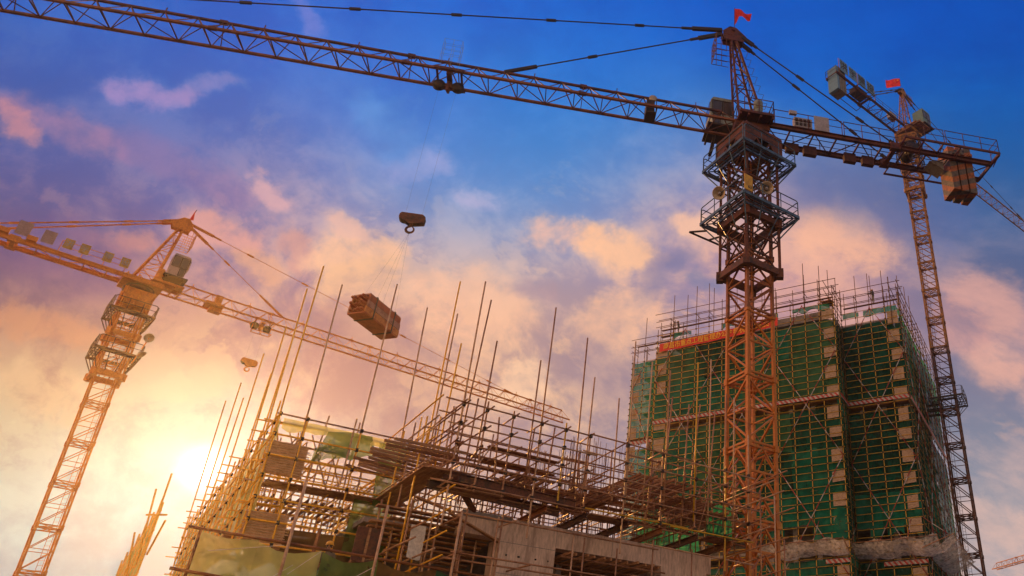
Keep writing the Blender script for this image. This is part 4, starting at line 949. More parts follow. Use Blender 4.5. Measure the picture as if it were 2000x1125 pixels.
for d, zs_, r in ((0, lv, .034), (1.0, lv, .032), (2.4, (13.4, 12.5, 11.2), .03), (3.8, (13.0, 12.3, 11.2), .03), (5.2, (12.9, 12.1, 11.0), .03), (6.6, (12.9, 11.8), .03)):
    for z in zs_:
        for s0, s1 in ((-.5, 5.6), (5.2, 10.4), (9.9, SE+.5)):
            if d > 2 and R.random() < .18: continue
            z2 = z+jj(.06)
            K.add('ledger', MB().tube(Q(s0+jj(.4), d+jj(.08)-.07, z2+jj(.05)), Q(s1+jj(.5), d+jj(.08)-.07, z2+jj(.05)), r, 7), tm() if not (d == 0 and z == lv[-1] and s0 > 5) else 'tube_ochre', smooth=True)
for d in (2.4, 3.8, 5.2, 6.6):
    for k in range(13):
        s = k*1.15+jj(.25); K.add('upright_pole', MB().tube(Q(s, d+jj(.15), 10.2), Q(s+jj(.05), d+jj(.15), R.uniform(12.6, 13.9)), .03, 6), tm(), smooth=True)
for i, s in enumerate(st):
    for z in lv:
        if R.random() < (.9 if i == 0 else .62):
            e0 = R.uniform(.15, .5); dl = R.choice((1.3, 1.5, 2.6, 5.6, 7.4)) if i else 5.6
            K.add('transom', MB().tube(Q(s+jj(.15), -e0, z+.07+jj(.03)), Q(s+jj(.2), dl, z+.07+jj(.05)), .032, 7), tm(), smooth=True)
for k in range(34):                                             # inner cross tubes and raking tubes
    s, z = R.uniform(.3, SE), R.choice((11.1, 11.9, 12.6, 13.0)); K.add('transom', MB().tube(Q(s, R.uniform(.8, 2.4), z), Q(s+jj(.3), R.uniform(4, 8), z+jj(.1)), .03, 6), tm(), smooth=True)
for k in range(12):
    s = R.uniform(.3, SE-1); d = R.uniform(.4, 4); K.add('brace', MB().tube(Q(s, d, 10.6), Q(s+R.uniform(-1.6, 1.6), d+jj(.5), 13.2), .03, 6), tm(), smooth=True)
# timber joists and planks lying in the frames
for s0, n, z, dz, L0 in ((8.4, 13, 12.86, .0, 3.2), (10.6, 10, 12.35, .0, 3.0), (2.5, 7, 11.75, .02, 3.4), (5.4, 9, 11.6, .0, 3.6), (12.0, 8, 11.9, .0, 3.4)):
    for k in range(n):
        s = s0+k*.24+jj(.04); d0 = R.uniform(.2, .9); K.add('timber_joist', MB().bar(Q(s, d0, z+jj(.03)), Q(s+jj(.1), d0+L0+jj(.5), z+jj(.05)), .07, .11), R.choice(('timber', 'timber', 'timber_dark')), smooth=False)
for s0, s1, d, z in ((1.9, 5.2, 1.7, 13.05), (1.4, 4.6, 2.0, 12.55), (1.2, 4.9, 2.4, 12.35), (2.8, 6.2, 2.8, 12.1), (6.6, 10.0, 1.6, 12.05), (6.4, 9.8, 1.9, 11.9), (7.0, 10.8, 2.3, 11.7), (9.2, 12.6, 2.6, 11.4), (3.2, 6.8, 3.2, 11.5), (.4, 3.4, 2.0, 11.3), (6.2, 9.1, 3.4, 12.4)):
    for k in range(2): K.add('plank', MB().bar(Q(s0+jj(.3), d+.22*k, z+jj(.05)), Q(s1+jj(.4), d+.22*k+jj(.1), z+jj(.06)), .2, .05), R.choice(('timber', 'timber_dark')), smooth=False)
for s0 in range(0, 14):                                          # working deck, seen from below
    if s0 not in (0, 1, 6, 7, 12): continue
    for k in range(4): K.add('plank', MB().bar(Q(s0-.1, .15+.24*k, 10.62+jj(.02)), Q(s0+1.1, .15+.24*k+jj(.04), 10.62+jj(.02)), .2, .045), R.choice(('timber', 'timber_dark')), smooth=False)
# steel beams
K.add('steel_beam', MB().ibeam(Q(-.2, .55, 11.15), Q(5.4, .55, 10.98), .20, .34, .04), 'crane_rust', size=6)
K.add('steel_beam', MB().ibeam(Q(-.6, .95, 10.82), Q(4.9, .95, 10.66), .20, .32, .04), 'crane_rust', size=6)
K.add('steel_beam', MB().bar(Q(.25, .5, 11.1), Q(1.6, 1.6, 10.3), .2, .16), 'crane_rust', size=3)
for px, py in ((1066, 984), (1143, 1005), (1224, 1024), (1290, 1040), (1359, 1054), (1425, 1068)):
    s = s_on(px, py, PB, a_); K.add('steel_beam', MB().ibeam(Q(s, -.15, 10.42), Q(s, 2.6, 10.36), .18, .26, .035), R.choice(('crane_rust', 'crane_amber')), size=3)
# tall standards
LP = [((905, 795), (946, 550), 0), ((926, 800), (968, 586), 1.0), ((951, 806), (973, 666), 0.4), ((1040, 834), (1055, 704), 0), ((1057, 838), (1084, 601), 0), ((1130, 858), (1145, 660), 0), ((1152, 865), (1163, 737), 0.2), ((1203, 880), (1208, 778), 0), ((1228, 886), (1240, 667), 0),
      ((1268, 897), (1276, 707), .3), ((1300, 906), (1310, 724), 0), ((1318, 912), (1324, 775), 1), ((1346, 920), (1352, 790), .5), ((1357, 924), (1364, 708), 0), ((1384, 931), (1389, 702), 0), ((1378, 930), (1383, 790), 1.4), ((1404, 937), (1409, 800), 1), ((1418, 940), (1422, 770), .2), ((1432, 944), (1435, 777), 0), ((1461, 952), (1462, 850), 0)]
for i, (b0, t0, off) in enumerate(LP): long_pole(K, PB, a_, b0, t0, 'tube_ochre' if i in (13,) else R.choice(('tube_rust', 'tube_rust', 'tube_pale')), .034, off, b_)
# tubes reaching towards the viewer past the crane mast
for k, (z, r0, r1) in enumerate(((13.4, 1.5, -2.6), (13.05, 2, -2.0), (12.3, 1.6, -2.9), (11.6, 2.2, -3.0), (11.0, 1.4, -1.6), (10.2, 2, -3.1), (9.9, 1.2, -2.4), (9.0, 1.0, -2.8))):
    s = SE+.1-.25*(k % 3); K.add('transom', MB().tube(Q(s, r0, z-.1), Q(s+.1, r1, z+.05), .034, 7), tm(), smooth=True)
for r_, zt in ((-.9, 12.9), (-1.9, 12.4), (-2.5, 10.4)): K.add('upright_pole', MB().tube(Q(SE, r_, 6), Q(SE, r_, zt), .034, 7), tm(), smooth=True)
# rails in front of the concrete, lower level
for z, s0, s1, d in ((9.67, .2, 9.2, 0), (9.75, 8.6, 14.6, .1), (8.25, .4, 8.6, -.05), (8.05, .2, 9.0, .12), (7.2, .8, 9.5, .1), (8.4, 8.0, 15.0, .1)):
    K.add('ledger', MB().tube(Q(s0, d, z+.05), Q(s1, d, z-.04), .036, 7), R.choice(('tube_rust', 'tube_rust', 'tube_pale')), smooth=True)
for px, py, zt in ((905, 1050, 9.9), (968, 1060, 9.8), (976, 1060, 10.1), (1119, 1080, 9.7), (1140, 1085, 9.6), (1205, 1095, 9.4), (1275, 1105, 10.0), (1352, 1110, 9.9), (1415, 1115, 10.2)):
    s = s_on(px, py, PB, a_); K.add('upright_pole', MB().tube(Q(s, .05, 4), Q(s, .05, zt), .034, 7), tm(), smooth=True)
for s, z, d0, d1 in ((-1.0, 8.6, -.3, 3.2), (-.3, 8.3, -.4, 3.4), (.7, 8.35, -.35, 3.0), (.5, 9.6, 0, 3.2), (3.3, 8.2, -.5, 1.6), (9.0, 8.0, -.9, 1.8), (-.6, 9.3, .2, 3.4), (12.0, 8.3, -.6, 1.4), (2.6, 9.75, -.3, 1.5), (5.6, 7.6, -.4, 1.5)):
    K.add('transom', MB().tube(Q(s, d0, z-.05), Q(s, d1, z+.05), .036, 7), R.choice(('tube_pale', 'tube_rust')), smooth=True)
for s, d, zt in ((-.9, 1.2, 10.2), (.2, 1.3, 10.0), (1.2, 1.4, 9.6), (-1.6, 2.6, 10.4), (2.2, 2.4, 9.4), (.6, 3.6, 9.4)): K.add('upright_pole', MB().tube(Q(s, d, 5), Q(s, d, zt), .034, 7), tm(), smooth=True)
# green cloth caught at the far end
def netq(name, P0, e, L, o, z0, z1, m, amp=.15, seed=0, slant=0, edge=.3, taper=0):
    nu, nv = max(4, int(L*4)), max(4, int((z1-z0)*4))
    def fn(x, y):
        xx = x*L; f = noise.fractal(V((xx*1.1+seed*5, y*(z1-z0)*.8, seed*2.3)), 1, 2, 3)*amp
        w = 1-taper*(1-y); ez = edge*noise.noise(V((xx*1.5, seed, 3)))*(1-y)
        return P0+e*(L/2+(x-.5)*L*w)+UZ*(z0+(z1-z0)*y+ez+slant*x)+o*(f+.06*math.sin(xx*5+seed)*(1-y))
    return MB().sheet(fn, nu, nv)
K.add('netting', netq('netting', Q(SE-1.6, 1.2), a_, 1.6, -b_, 10.7, 12.5, 'net_green_bright', .25, 3), 'net_green_bright', size=2, smooth=True)
K.add('netting', netq('netting', Q(SE-3.4, 4.2), a_, 3.6, -b_, 10.0, 12.0, 'net_green_bright', .25, 8, edge=.6), 'net_green_bright', size=2, smooth=True)
K.flush()

# --- concrete frame below
cf = thing('concrete_frame', tuple(Q(6, 2, 9)), 'raw concrete pier, beam and slab of the unfinished building under the right scaffold', 'building')
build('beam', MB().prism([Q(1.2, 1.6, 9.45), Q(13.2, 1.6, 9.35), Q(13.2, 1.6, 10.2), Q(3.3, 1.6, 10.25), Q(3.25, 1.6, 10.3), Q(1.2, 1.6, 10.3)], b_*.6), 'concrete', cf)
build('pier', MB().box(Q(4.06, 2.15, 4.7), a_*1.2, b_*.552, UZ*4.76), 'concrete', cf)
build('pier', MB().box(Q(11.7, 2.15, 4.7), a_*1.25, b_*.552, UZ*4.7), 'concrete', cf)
for k in range(5):
    for q in (.45, 1.4, 2.4, 3.4):
        s = (3.15, 3.75, 4.4, 5.0, 11.4)[k]; build('tie_hole', MB().tube(Q(s+jj(.1), 1.592, 9.3-q), Q(s, 1.603, 9.3-q), .035, 8), 'letter_dark', cf)
for z in (9.33, 8.15): build('pour_joint', MB().bar(Q(2.87, 1.594, z), Q(5.25, 1.594, z-.02), .012, .018), 'concrete_raw', cf)
for s in (5.26, 7.9, 10.4): build('pour_joint', MB().bar(Q(s, 1.594, 9.45), Q(s, 1.594, 10.18), .014, .012), 'concrete_raw', cf)
build('edge_strip', MB().bar(Q(1.15, 1.57, 10.18), Q(3.2, 1.57, 10.18), .05, .22), 'concrete_raw', cf)
build('slab', MB().prism([Q(1.2, 2.21, 10.0), Q(13.2, 2.21, 10.0), Q(13.2, 11, 10.0), Q(-1.6, 11, 10.0), Q(-1.6, 4.6, 10.0), Q(1.2, 4.6, 10.0)], UZ*.2), 'concrete_raw', cf)
build('back_wall', MB().bar(Q(-1.5, 7.5, 5), Q(13, 7.5, 5), .3, 9.9), 'concrete_raw', cf)
build('back_wall', MB().bar(Q(6.3, 3.2, 4.6), Q(6.3, 7.2, 4.6), .25, 9.2), 'concrete_raw', cf)
KC = Kit(cf)
for k in range(18):
    s = 5.5+k*.40+jj(.05)
    if 10.3 < s < 13.0: continue
    KC.add('soffit_joist', MB().bar(Q(s, .75+jj(.2), 9.13), Q(s+.05, 6.5, 9.2), .08, .11), 'timber', smooth=False)
for k in range(4): KC.add('soffit_beam', MB().tube(Q(5.35, 1.2+1.3*k, 9.03), Q(10.4, 1.2+1.3*k, 9.0), .035, 6), 'tube_rust')
for k in range(11):                                               # stacked boards under the slab edge on the left
    z = 9.95-.13*k; d = 1.7+.28*k+jj(.1); KC.add('soffit_board', MB().bar(Q(-2.0+jj(.5)+.14*k, d, z), Q(2.7+jj(.1), d, z-.05), .34, .06), R.choice(('timber', 'timber_dark', 'timber')), smooth=False)
KC.add('raking_board', MB().bar(Q(.6, 1.35, 10.0), Q(2.75, 1.45, 9.25), .2, .05), 'timber'); KC.add('raking_board', MB().bar(Q(-.7, 1.6, 10.45), Q(.8, 1.4, 10.05), .2, .06), 'timber')
for (s0, d0, n, z1) in ((6.6, 3.0, 16, 14.6), (8.0, 3.6, 14, 14.9), (5.2, 4.0, 12, 14.0), (2.0, 5.2, 12, 13.4), (7.2, 5.4, 12, 15.0), (11.2, 3.6, 14, 14.6), (10.0, 4.8, 10, 15.6), (12.6, 4.8, 12, 15.2)):
    for k in range(n):
        t_ = 2*PI*k/n; q = Q(s0+.32*math.cos(t_), d0+.32*math.sin(t_), 10.1); KC.add('rebar', MB().tube(q, q+V((jj(.16), jj(.16), z1-10.1+jj(.5))), .011, 4), 'rebar_rust')
for k in range(40):
    q = Q(R.uniform(1.5, 10), R.uniform(1.7, 2.1), 10.2); KC.add('rebar', MB().tube(q, q+V((jj(.06), jj(.06), R.uniform(.3, .9))), .012, 4), 'rebar_rust')
KC.flush()

def tl(): return R.choice(('tube_yellow_lit', 'tube_yellow_lit', 'tube_pale'))  # left wing tubes: brighter colours stand in for the glow
# --- left wing
lx = thing('pipe_scaffold', tuple(QL(1, 3, 10)), 'yellow pipe scaffold of the left wing with woven mats at its corner, against the sun', 'scaffold', 'pipe scaffolds of the unfinished building'); K = Kit(lx)
sl = [s_on(px, py, PA, a_) for px, py in ((548, 808), (601, 820), (704, 850), (799, 872))]
ll = [13.8-.83*k for k in range(8)]
for i, s in enumerate(sl):
    mb = MB().tube(QL(s, 0, 6.5), QL(s, 0, ZT+.12), .036, 8).mark()
    for z in ll: mb.box(QL(s, -.03, z), a_*.055, b_*.07, UZ*.07)
    K.add('upright_pole', mb, ('tube_yellow_lit', 'dark_steel'), size=7)
    K.add('upright_pole', MB().tube(QL(s+.1, 1.1, 6.5), QL(s+.1, 1.1, ZT+R.uniform(.2, .9)), .034, 7), 'tube_yellow_lit' if i < 2 else tl(), smooth=True)
for k, z in enumerate(ll):
    K.add('ledger', MB().tube(QL(-.15, -.06, z), QL(5.55, -.06, z), .036, 8), 'tube_rust' if k == 0 else 'tube_yellow_lit', smooth=True)
    if k < 5: K.add('ledger', MB().tube(QL(-.4, 1.1, z+.05), QL(5.9, 1.1, z+.05), .033, 7), tl(), smooth=True)
    K.add('ledger', MB().tube(QL(-.06, -.3, z-.06), QL(-.06, 11.5, z-.06), .034, 7), 'tube_yellow_lit', smooth=True); K.add('ledger', MB().tube(QL(-.06, 11.2, z-.06), QL(-.06, 23, z-.06), .034, 7), 'tube_yellow_lit', smooth=True)
    # the return between the two wings
    K.add('ledger', MB().tube(QL(5.4, .4, z+.08), QL(5.4, -5.9, z+.08), .034, 7), 'tube_rust' if k < 4 else 'tube_yellow_lit', smooth=True)
    if k < 4: K.add('ledger', MB().tube(QL(4.4, 1.4, z+.1), QL(4.4, -5.7, z+.1), .032, 7), tl(), smooth=True)
for d in (-1.35, -2.7, -4.1):
    K.add('upright_pole', MB().tube(QL(5.4, d, 6), QL(5.4, d, ZT+.4), .034, 7), 'tube_yellow_lit' if d > -2 else tl(), smooth=True); K.add('upright_pole', MB().tube(QL(4.45, d, 7), QL(4.45, d, ZT+jj(.4)), .034, 7), tl(), smooth=True)
for k in range(16):
    d = 1.2+k*1.45; mb = MB().tube(QL(0, d, 5), QL(0, d, ZT+R.uniform(.1, 1.4)), .034, 8).mark()
    for z in ll[::2]: mb.box(QL(0, d, z), a_*.07, b_*.055, UZ*.07)
    K.add('upright_pole', mb, ('tube_yellow_lit', 'dark_steel'), size=8)
    K.add('upright_pole', MB().tube(QL(1.05, d+.2, 5), QL(1.05, d+.2, ZT+R.uniform(-.6, .6)), .03, 6), 'tube_yellow_lit', smooth=True)
    for z in ll[::2]: K.add('transom', MB().tube(QL(-.45+jj(.2), d, z), QL(1.3, d, z+.04), .03, 6), 'tube_yellow_lit', smooth=True)
    if k in (1, 4, 7, 10): K.add('scaffold_deck', MB().bar(QL(-.3, d+.4, ll[4+(k % 3)]-.1), QL(1.0, d+.4, ll[4+(k % 3)]-.1), .7, .06), 'timber', smooth=False)
for d in (2.6, 4.2, 5.8, 7.4, 9.5, 12):
    for k in range(7):
        s = .8+k*.8+jj(.2); K.add('upright_pole', MB().tube(QL(s, d, 9), QL(s, d+jj(.1), R.uniform(12.6, 14.0)), .03, 6), tl(), smooth=True)
    for z in (13.5, 12.9, 12.3, 11.6, 11.0): K.add('ledger', MB().tube(QL(.3+jj(.3), d+jj(.2), z), QL(6.2+jj(.4), d+jj(.2), z+jj(.1)), .03, 6), R.choice(('tube_yellow_lit', tl())), smooth=True)
for k in range(26):
    s = R.uniform(.8, 5.4); z = R.choice((11.1, 12.0, 12.7, 13.2)); K.add('transom', MB().tube(QL(s, R.uniform(.3, 1.6), z), QL(s, R.uniform(4, 8), z+.08), .03, 6), tl(), smooth=True)
for k in range(6): s = R.uniform(.5, 4); K.add('brace', MB().tube(QL(s, 1.2, 11.4), QL(s+jj(1.3), 1.5, 13.7), .03, 6), tl(), smooth=True)
for k in range(5):                                                  # plank walkway, full of light gaps
    K.add('scaffold_deck', MB().bar(QL(.2, .12+.21*k, ll[3]-.12+jj(.02)), QL(5.5, .12+.21*k, ll[3]-.12+jj(.02)), .18, .045), 'timber', smooth=False)
    K.add('scaffold_deck', MB().bar(QL(4.4+.22*k, .9, ll[3]-.12), QL(4.4+.22*k, -5.4, ll[3]-.12+jj(.02)), .19, .045), 'timber', smooth=False)
for k in range(16): s = .5+k*.32; K.add('timber_joist', MB().bar(QL(s, 1.5, 11.0+jj(.05)), QL(s+jj(.1), 5+jj(1), 11.1+jj(.1)), .07, .1), R.choice(('timber', 'timber_dark')), smooth=False)
for k in range(12): d = -5.2+k*.48; K.add('timber_joist', MB().bar(QL(3.0+jj(.3), d, 12.0+.03*k), QL(5.9+jj(.4), d+.2, 12.1), .07, .1), R.choice(('timber', 'timber_dark')), smooth=False)
for k in range(10):
    z = 9.9+.14*(k % 4); K.add('plank', MB().bar(QL(.9+jj(.3), 2.6+.5*k, z), QL(5.8+jj(.5), 2.6+.5*k, z+.05), .3, .07), R.choice(('timber', 'timber_dark')), smooth=False)
LPL = [(PA, b_, (548, 808), (627, 520), 0), (PA, b_, (522, 842), (591, 564), 0), (PA, b_, (507, 863), (578, 640), 0), (PA, b_, (482, 898), (553, 638), 0), (PA, b_, (468, 918), (529, 730), 0), (PA, b_, (430, 968), (509, 691), 0), (PA, b_, (402, 1006), (472, 777), 0), (PA, b_, (380, 1036), (464, 748), 0), (PA, b_, (350, 1078), (431, 783), 0),
       (PA, a_, (601, 820), (660, 556), 0), (PA, a_, (704, 850), (773, 555), 0), (PA, a_, (785, 868), (826, 601), 0), (PA, a_, (640, 832), (650, 812), 1.1), (PA, a_, (690, 846), (697, 818), 0)]
for P, e, b0, t0, off in LPL: long_pole(K, P, e, b0, t0, 'tube_yellow_lit' if e is b_ else 'tube_pale', .034, off, b_)
P5 = QL(5.4, 0)
for b0, t0 in (((838, 850), (898, 550)), ((846, 843), (894, 613)), ((866, 828), (904, 671)), ((815, 868), (822, 815))): long_pole(K, P5, -b_, b0, t0, tl(), .034)
for z0, z1, s0, s1 in ((11.5, 12.75, -.05, 1.35), (8.75, 10.0, -.1, 1.35)):
    n_ = 26
    for k in range(2):
        def wv(x, y, k=k): return QL(s0+(s1-s0)*x+.03*noise.noise(V((y*9, k, 2))), .10+.12*k+.035*math.sin(y*n_*PI*2+k)+.02*noise.noise(V((x*5, y*20, k))), z0+(z1-z0)*y+.035*noise.noise(V((x*3.5, y*9, k+4))))
        K.add('mat_panel', MB().sheet(wv, 16, 104), 'bamboo_weave', size=2, smooth=True)
    for k in range(13):
        z = z0+(z1-z0)*(k+.5)/13; mb = MB().path([QL(s0-.08+jj(.08), .02, z+jj(.02)), QL(s0+.4, .04, z+jj(.02)), QL(s0+.9, .02, z+jj(.03)), QL(s1+.08+jj(.08), .04, z+jj(.02))], .022, 5); K.add('mat_batten', mb, 'bamboo_mat', size=1.4)
# netting on the sunlit flank and shreds on the front
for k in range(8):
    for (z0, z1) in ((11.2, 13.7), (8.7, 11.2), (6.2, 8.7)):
        K.add('safety_net', netq('n', QL(.12, .1+k*2.85), b_, 2.85, a_, z0, z1, 0, .10, k+z0, edge=.1), 'net_lime_lit', size=3, smooth=True)
K.add('safety_net', netq('n', QL(1.9, .25), a_, 1.75, -b_, 12.6, 13.55, 0, .28, 2, slant=.25, edge=.5, taper=-.3), 'net_green_lit', size=2, smooth=True)
K.add('safety_net', netq('n', QL(1.7, .8), a_, 1.3, -b_, 12.4, 13.0, 0, .4, 5, slant=.5, edge=.4), 'net_green_lit', size=2, smooth=True)
K.add('safety_net', netq('n', QL(4.0, .2), a_, 1.15, -b_, 10.9, 13.6, 0, .22, 6, edge=.5, taper=.45), 'net_green_lit', size=2, smooth=True)
K.add('safety_net', netq('n', QL(.2, .3), a_, 4.6, -b_, 13.35, 13.78, 0, .12, 9, edge=.3), 'net_lime_lit', size=2, smooth=True)
K.add('safety_net', netq('n', QL(1.5, .9), a_, 4.0, -b_, 7.4, 9.7, 0, .15, 11, edge=.2), 'net_brown', size=3, smooth=True)
K.add('safety_net', netq('n', QL(3.6, .6), a_, 1.6, -b_, 9.0, 11.2, 0, .2, 13, edge=.4), 'net_green_lit', size=2, smooth=True)
K.flush()
# shuttering behind the left wing
fw = thing('formwork_wall', tuple(QL(3, 2.4, 8)), 'brown timber shuttering wall behind the yellow scaffold of the left wing', 'formwork')
for k in range(5):
    build('shutter_board', MB().box(QL(1.0+1.06*k, 2.2, 7.6), a_*.52, b_*.06, UZ*(2.15-.05*(k % 2))), 'timber_dark' if k % 2 else 'timber', fw)
for z in (6.6, 7.8, 9.0): build('waler', MB().bar(QL(.4, 2.08, z), QL(5.9, 2.08, z), .1, .12), 'timber_dark', fw)
bd = thing('shutter_panel', tuple(QL(5.2, -2.0, 8.9)), 'upright reddish shuttering panel leaning beside the raw concrete opening', 'formwork')
build('face_board', MB().box(Q(-1.9, 2.2, 8.6), a_*.42, b_*.04, UZ*.62), 'crane_rust', bd); build('batten', MB().box(Q(-1.9, 2.14, 8.6), a_*.04, b_*.03, UZ*.6), 'timber', bd)
rg = netq('rag', Q(-.55, 1.9), a_, .55, -b_, 8.3, 9.5, 0, .12, 21, edge=.2); setp(build('rag_sheet', rg, 'sheet_pale', None, True, origin=Q(-.3, 1.9, 9.4)), 'pale grey rag hanging between the tubes under the timber soffit', 'cloth')

# --- net fence along the front edge
fx = thing('net_fence', tuple(Q(-3, 0, 6.5)), 'green net fence on wooden posts along the front edge of the deck', 'fence')
build('top_rail', MB().tube(Q(-7.6, 0, 7.92), Q(2.2, .05, 7.62), .045, 8), 'crane_amber', fx, True)
build('bottom_rail', MB().tube(Q(-7.7, -.02, 6.7), Q(-2.6, 0, 6.35), .05, 8), 'crane_amber', fx, True)
for px, py, tz in ((562, 1060, 9.85), (732, 1090, 9.5), (880, 1110, 9.75)):
    s = s_on(px, py, PB, a_); build('post', MB().tube(Q(s, -.1, 4.5), Q(s+.02, -.1, tz), .05, 8), 'tube_pale', fx, True)
build('post', MB().tube(Q(-7.25, .03, 6.0), Q(-7.25, .03, 8.0), .045, 8), 'crane_amber', fx, True)
for k, (s0, s1, m_) in enumerate(((-7.25, -5.6, 'net_fence'), (-5.6, -3.7, 'net_fence'), (-3.7, -1.9, 'net_green_lit'), (-1.9, .1, 'net_brown'), (.1, 2.1, 'net_green_olive'))):
    def pan(x, y, s0=s0, s1=s1, k=k):
        zt = 7.86-.05*k-.22*math.sin(PI*x)*(1 if k else .3); z = 5.9+(zt-5.9)*y; xx = (s1-s0)*x
        f = .16*noise.ridged_multi_fractal(V((xx*.7+z*.6+k*3, z*.35-xx*.3, k*1.9)), 1, 2, 3, 1, 2)+.05*math.sin(xx*7+z*4)*(1-y)
        return Q(s0+xx, .05+f, z)
    build('net_panel', MB().sheet(pan, 26, 22), m_, fx, True)
for (s0, z0, s1, z1) in ((-6.9, 7.3, -4.9, 7.75), (-4.6, 6.9, -3.8, 7.7), (-3.2, 6.6, -2.0, 7.5), (-5.2, 6.6, -4.5, 7.2)): build('lashing', MB().tube(Q(s0, -.03, z0), Q(s1, -.03, z1), .009, 5), 'sheet_pale', fx)
dk = thing('deck', tuple(Q(-4, 2, 6.3)), 'timber deck with brown edge boards behind the green net fence', 'deck')
build('deck_board', MB().prism([Q(-7.4, .3, 6.28), Q(2.4, .3, 6.28), Q(2.4, 4.6, 6.28), Q(-7.4, 4.6, 6.28)], UZ*.12), 'timber_dark', dk)
build('edge_board', MB().bar(Q(-7.5, .22, 6.05), Q(2.4, .22, 5.95), .06, .5), 'timber', dk)
for k in range(5): build('deck_leg', MB().bar(Q(-7+2.2*k, 2.4, 0), Q(-7+2.2*k, 2.4, 6.28), .2, .2), 'timber_dark', dk)
for s_, d_, z0_, z1_ in ((-5.9, .5, 6.3, 7.9), (-3.9, .8, 6.3, 8.6), (-2.75, .6, 6.3, 7.7)): build('rail_post', MB().bar(Q(s_, d_, z0_), Q(s_+.08, d_, z1_), .09, .09), 'timber_dark', dk)
build('toe_board', MB().bar(Q(-5.4, .42, 6.62), Q(-1.2, .42, 6.55), .04, .42), 'timber_dark', dk); build('rail_board', MB().bar(Q(-6.9, .5, 7.25), Q(-3.6, .52, 7.4), .03, .14), 'timber', dk)
for i, (s0, d0, w, h, lab, m) in enumerate(((-6.7, .35, 2.3, 1.15, 'pale folded sheet piled behind the left end of the green net fence', 'sheet_pale'), (-4.5, .35, 1.9, 1.1, 'large pale green folded sheet behind the middle of the net fence', 'tarp_green'), (-1.6, .8, 1.6, .9, 'dark brown sheet heaped behind the net fence near the third post', 'timber_dark'))):
    pk = [.4, 1.0, .5, .85, .2]
    def tent(x, y, s0=s0, d0=d0, w=w, h=h, i=i):
        k = x*4; j = min(3, int(k)); f = k-j; z = pk[(j+i) % 5]*(1-f)+pk[(j+1+i) % 5]*f
        return Q(s0+w*x, d0+1.0*y, 6.42+h*z*(1-abs(y-.4)*1.6 if abs(y-.4) < .6 else .05)+.03*noise.noise(V((x*6, y*6, i))))
    setp(build('tarpaulin', MB().sheet(tent, 24, 12), m, None, origin=Q(s0, d0, 6.42)), lab, 'tarpaulin', 'sheets heaped behind the net fence')

# --- the end of another scaffold far left
ex = thing('pipe_scaffold', (-43, 58, 12), 'small separate netted scaffold end low on the left, with bare pole tops', 'scaffold', 'pipe scaffolds of the unfinished building'); K = Kit(ex)
E0 = at_y(312, 1000, 58); E0.z = 0; ed = V((-.63, .78, 0)).normalized(); zt = zat(1000, 58)
for k in range(14):
    d = k*2.2; q = E0+ed*d
    K.add('upright_pole', MB().tube(q, q+UZ*(zt+.5+(.9 if k % 2 else .2)), .07, 6), 'tube_yellow_lit', smooth=True)
for t0, k in (((332, 925), 0), ((290, 955), 1.4), ((247, 1040), 4.0)):
    q = E0+ed*(k*2.2); tp = at_y(t0[0], t0[1], q.y); K.add('upright_pole', MB().tube(q+UZ*(zt-4), V((q.x*.45+tp.x*.55, q.y, tp.z)), .07, 7), 'tube_yellow_lit', smooth=True)
for z in (zt, zt-1.4, zt-2.9, zt-4.3): K.add('ledger', MB().tube(E0-ed*.6+UZ*z, E0+ed*29+UZ*z, .07, 6), 'tube_yellow_lit', smooth=True)
K.add('brace', MB().tube(E0+UZ*(zt-3)+V((.2, 0, 0)), E0+UZ*(zt-1.0)+V((1.7, -1.5, 0)), .07, 6), 'tube_yellow_lit', smooth=True)
for k in range(13): K.add('safety_net', netq('n', E0+ed*(k*2.2), ed, 2.2, V((-.78, -.63, 0)), zt-5.6, zt-.05, 0, .12, 60+k), 'net_lime_lit', size=3, smooth=True)
K.add('transom', MB().tube(E0+UZ*(zt-.2)-V((.9, 0, 0)), E0+UZ*(zt-.2)+V((.6, 0, 0)), .07, 6), 'tube_yellow_lit', smooth=True)
K.flush()
# ------------------------------------------------------------------ people
def skin_body(name, verts, edges, radii, m, parent, root=0, sub=1):
    me = bpy.data.meshes.new(name); me.from_pydata([tuple(q) for q in verts], edges, []); me.update()
    o = bpy.data.objects.new(name, me); COL.objects.link(o)
    md = o.modifiers.new('skin', 'SKIN'); md.use_smooth_shade = True
    for i, r in enumerate(radii):
        s_ = me.skin_vertices[0].data[i]; s_.radius = (r, r); s_.use_root = (i == root)
    if sub: o.modifiers.new('sub', 'SUBSURF').levels = sub
    dg = bpy.context.evaluated_depsgraph_get(); dg.update()
    me2 = bpy.data.meshes.new_from_object(o.evaluated_get(dg)); me2.name = name
    bpy.data.objects.remove(o); bpy.data.meshes.remove(me)
    me2.materials.clear(); me2.materials.append(MAT[m])
    off = wloc(parent)
    for q in me2.vertices: q.co = q.co-off
    o = bpy.data.objects.new(name, me2); COL.objects.link(o); o.parent = parent
    return o
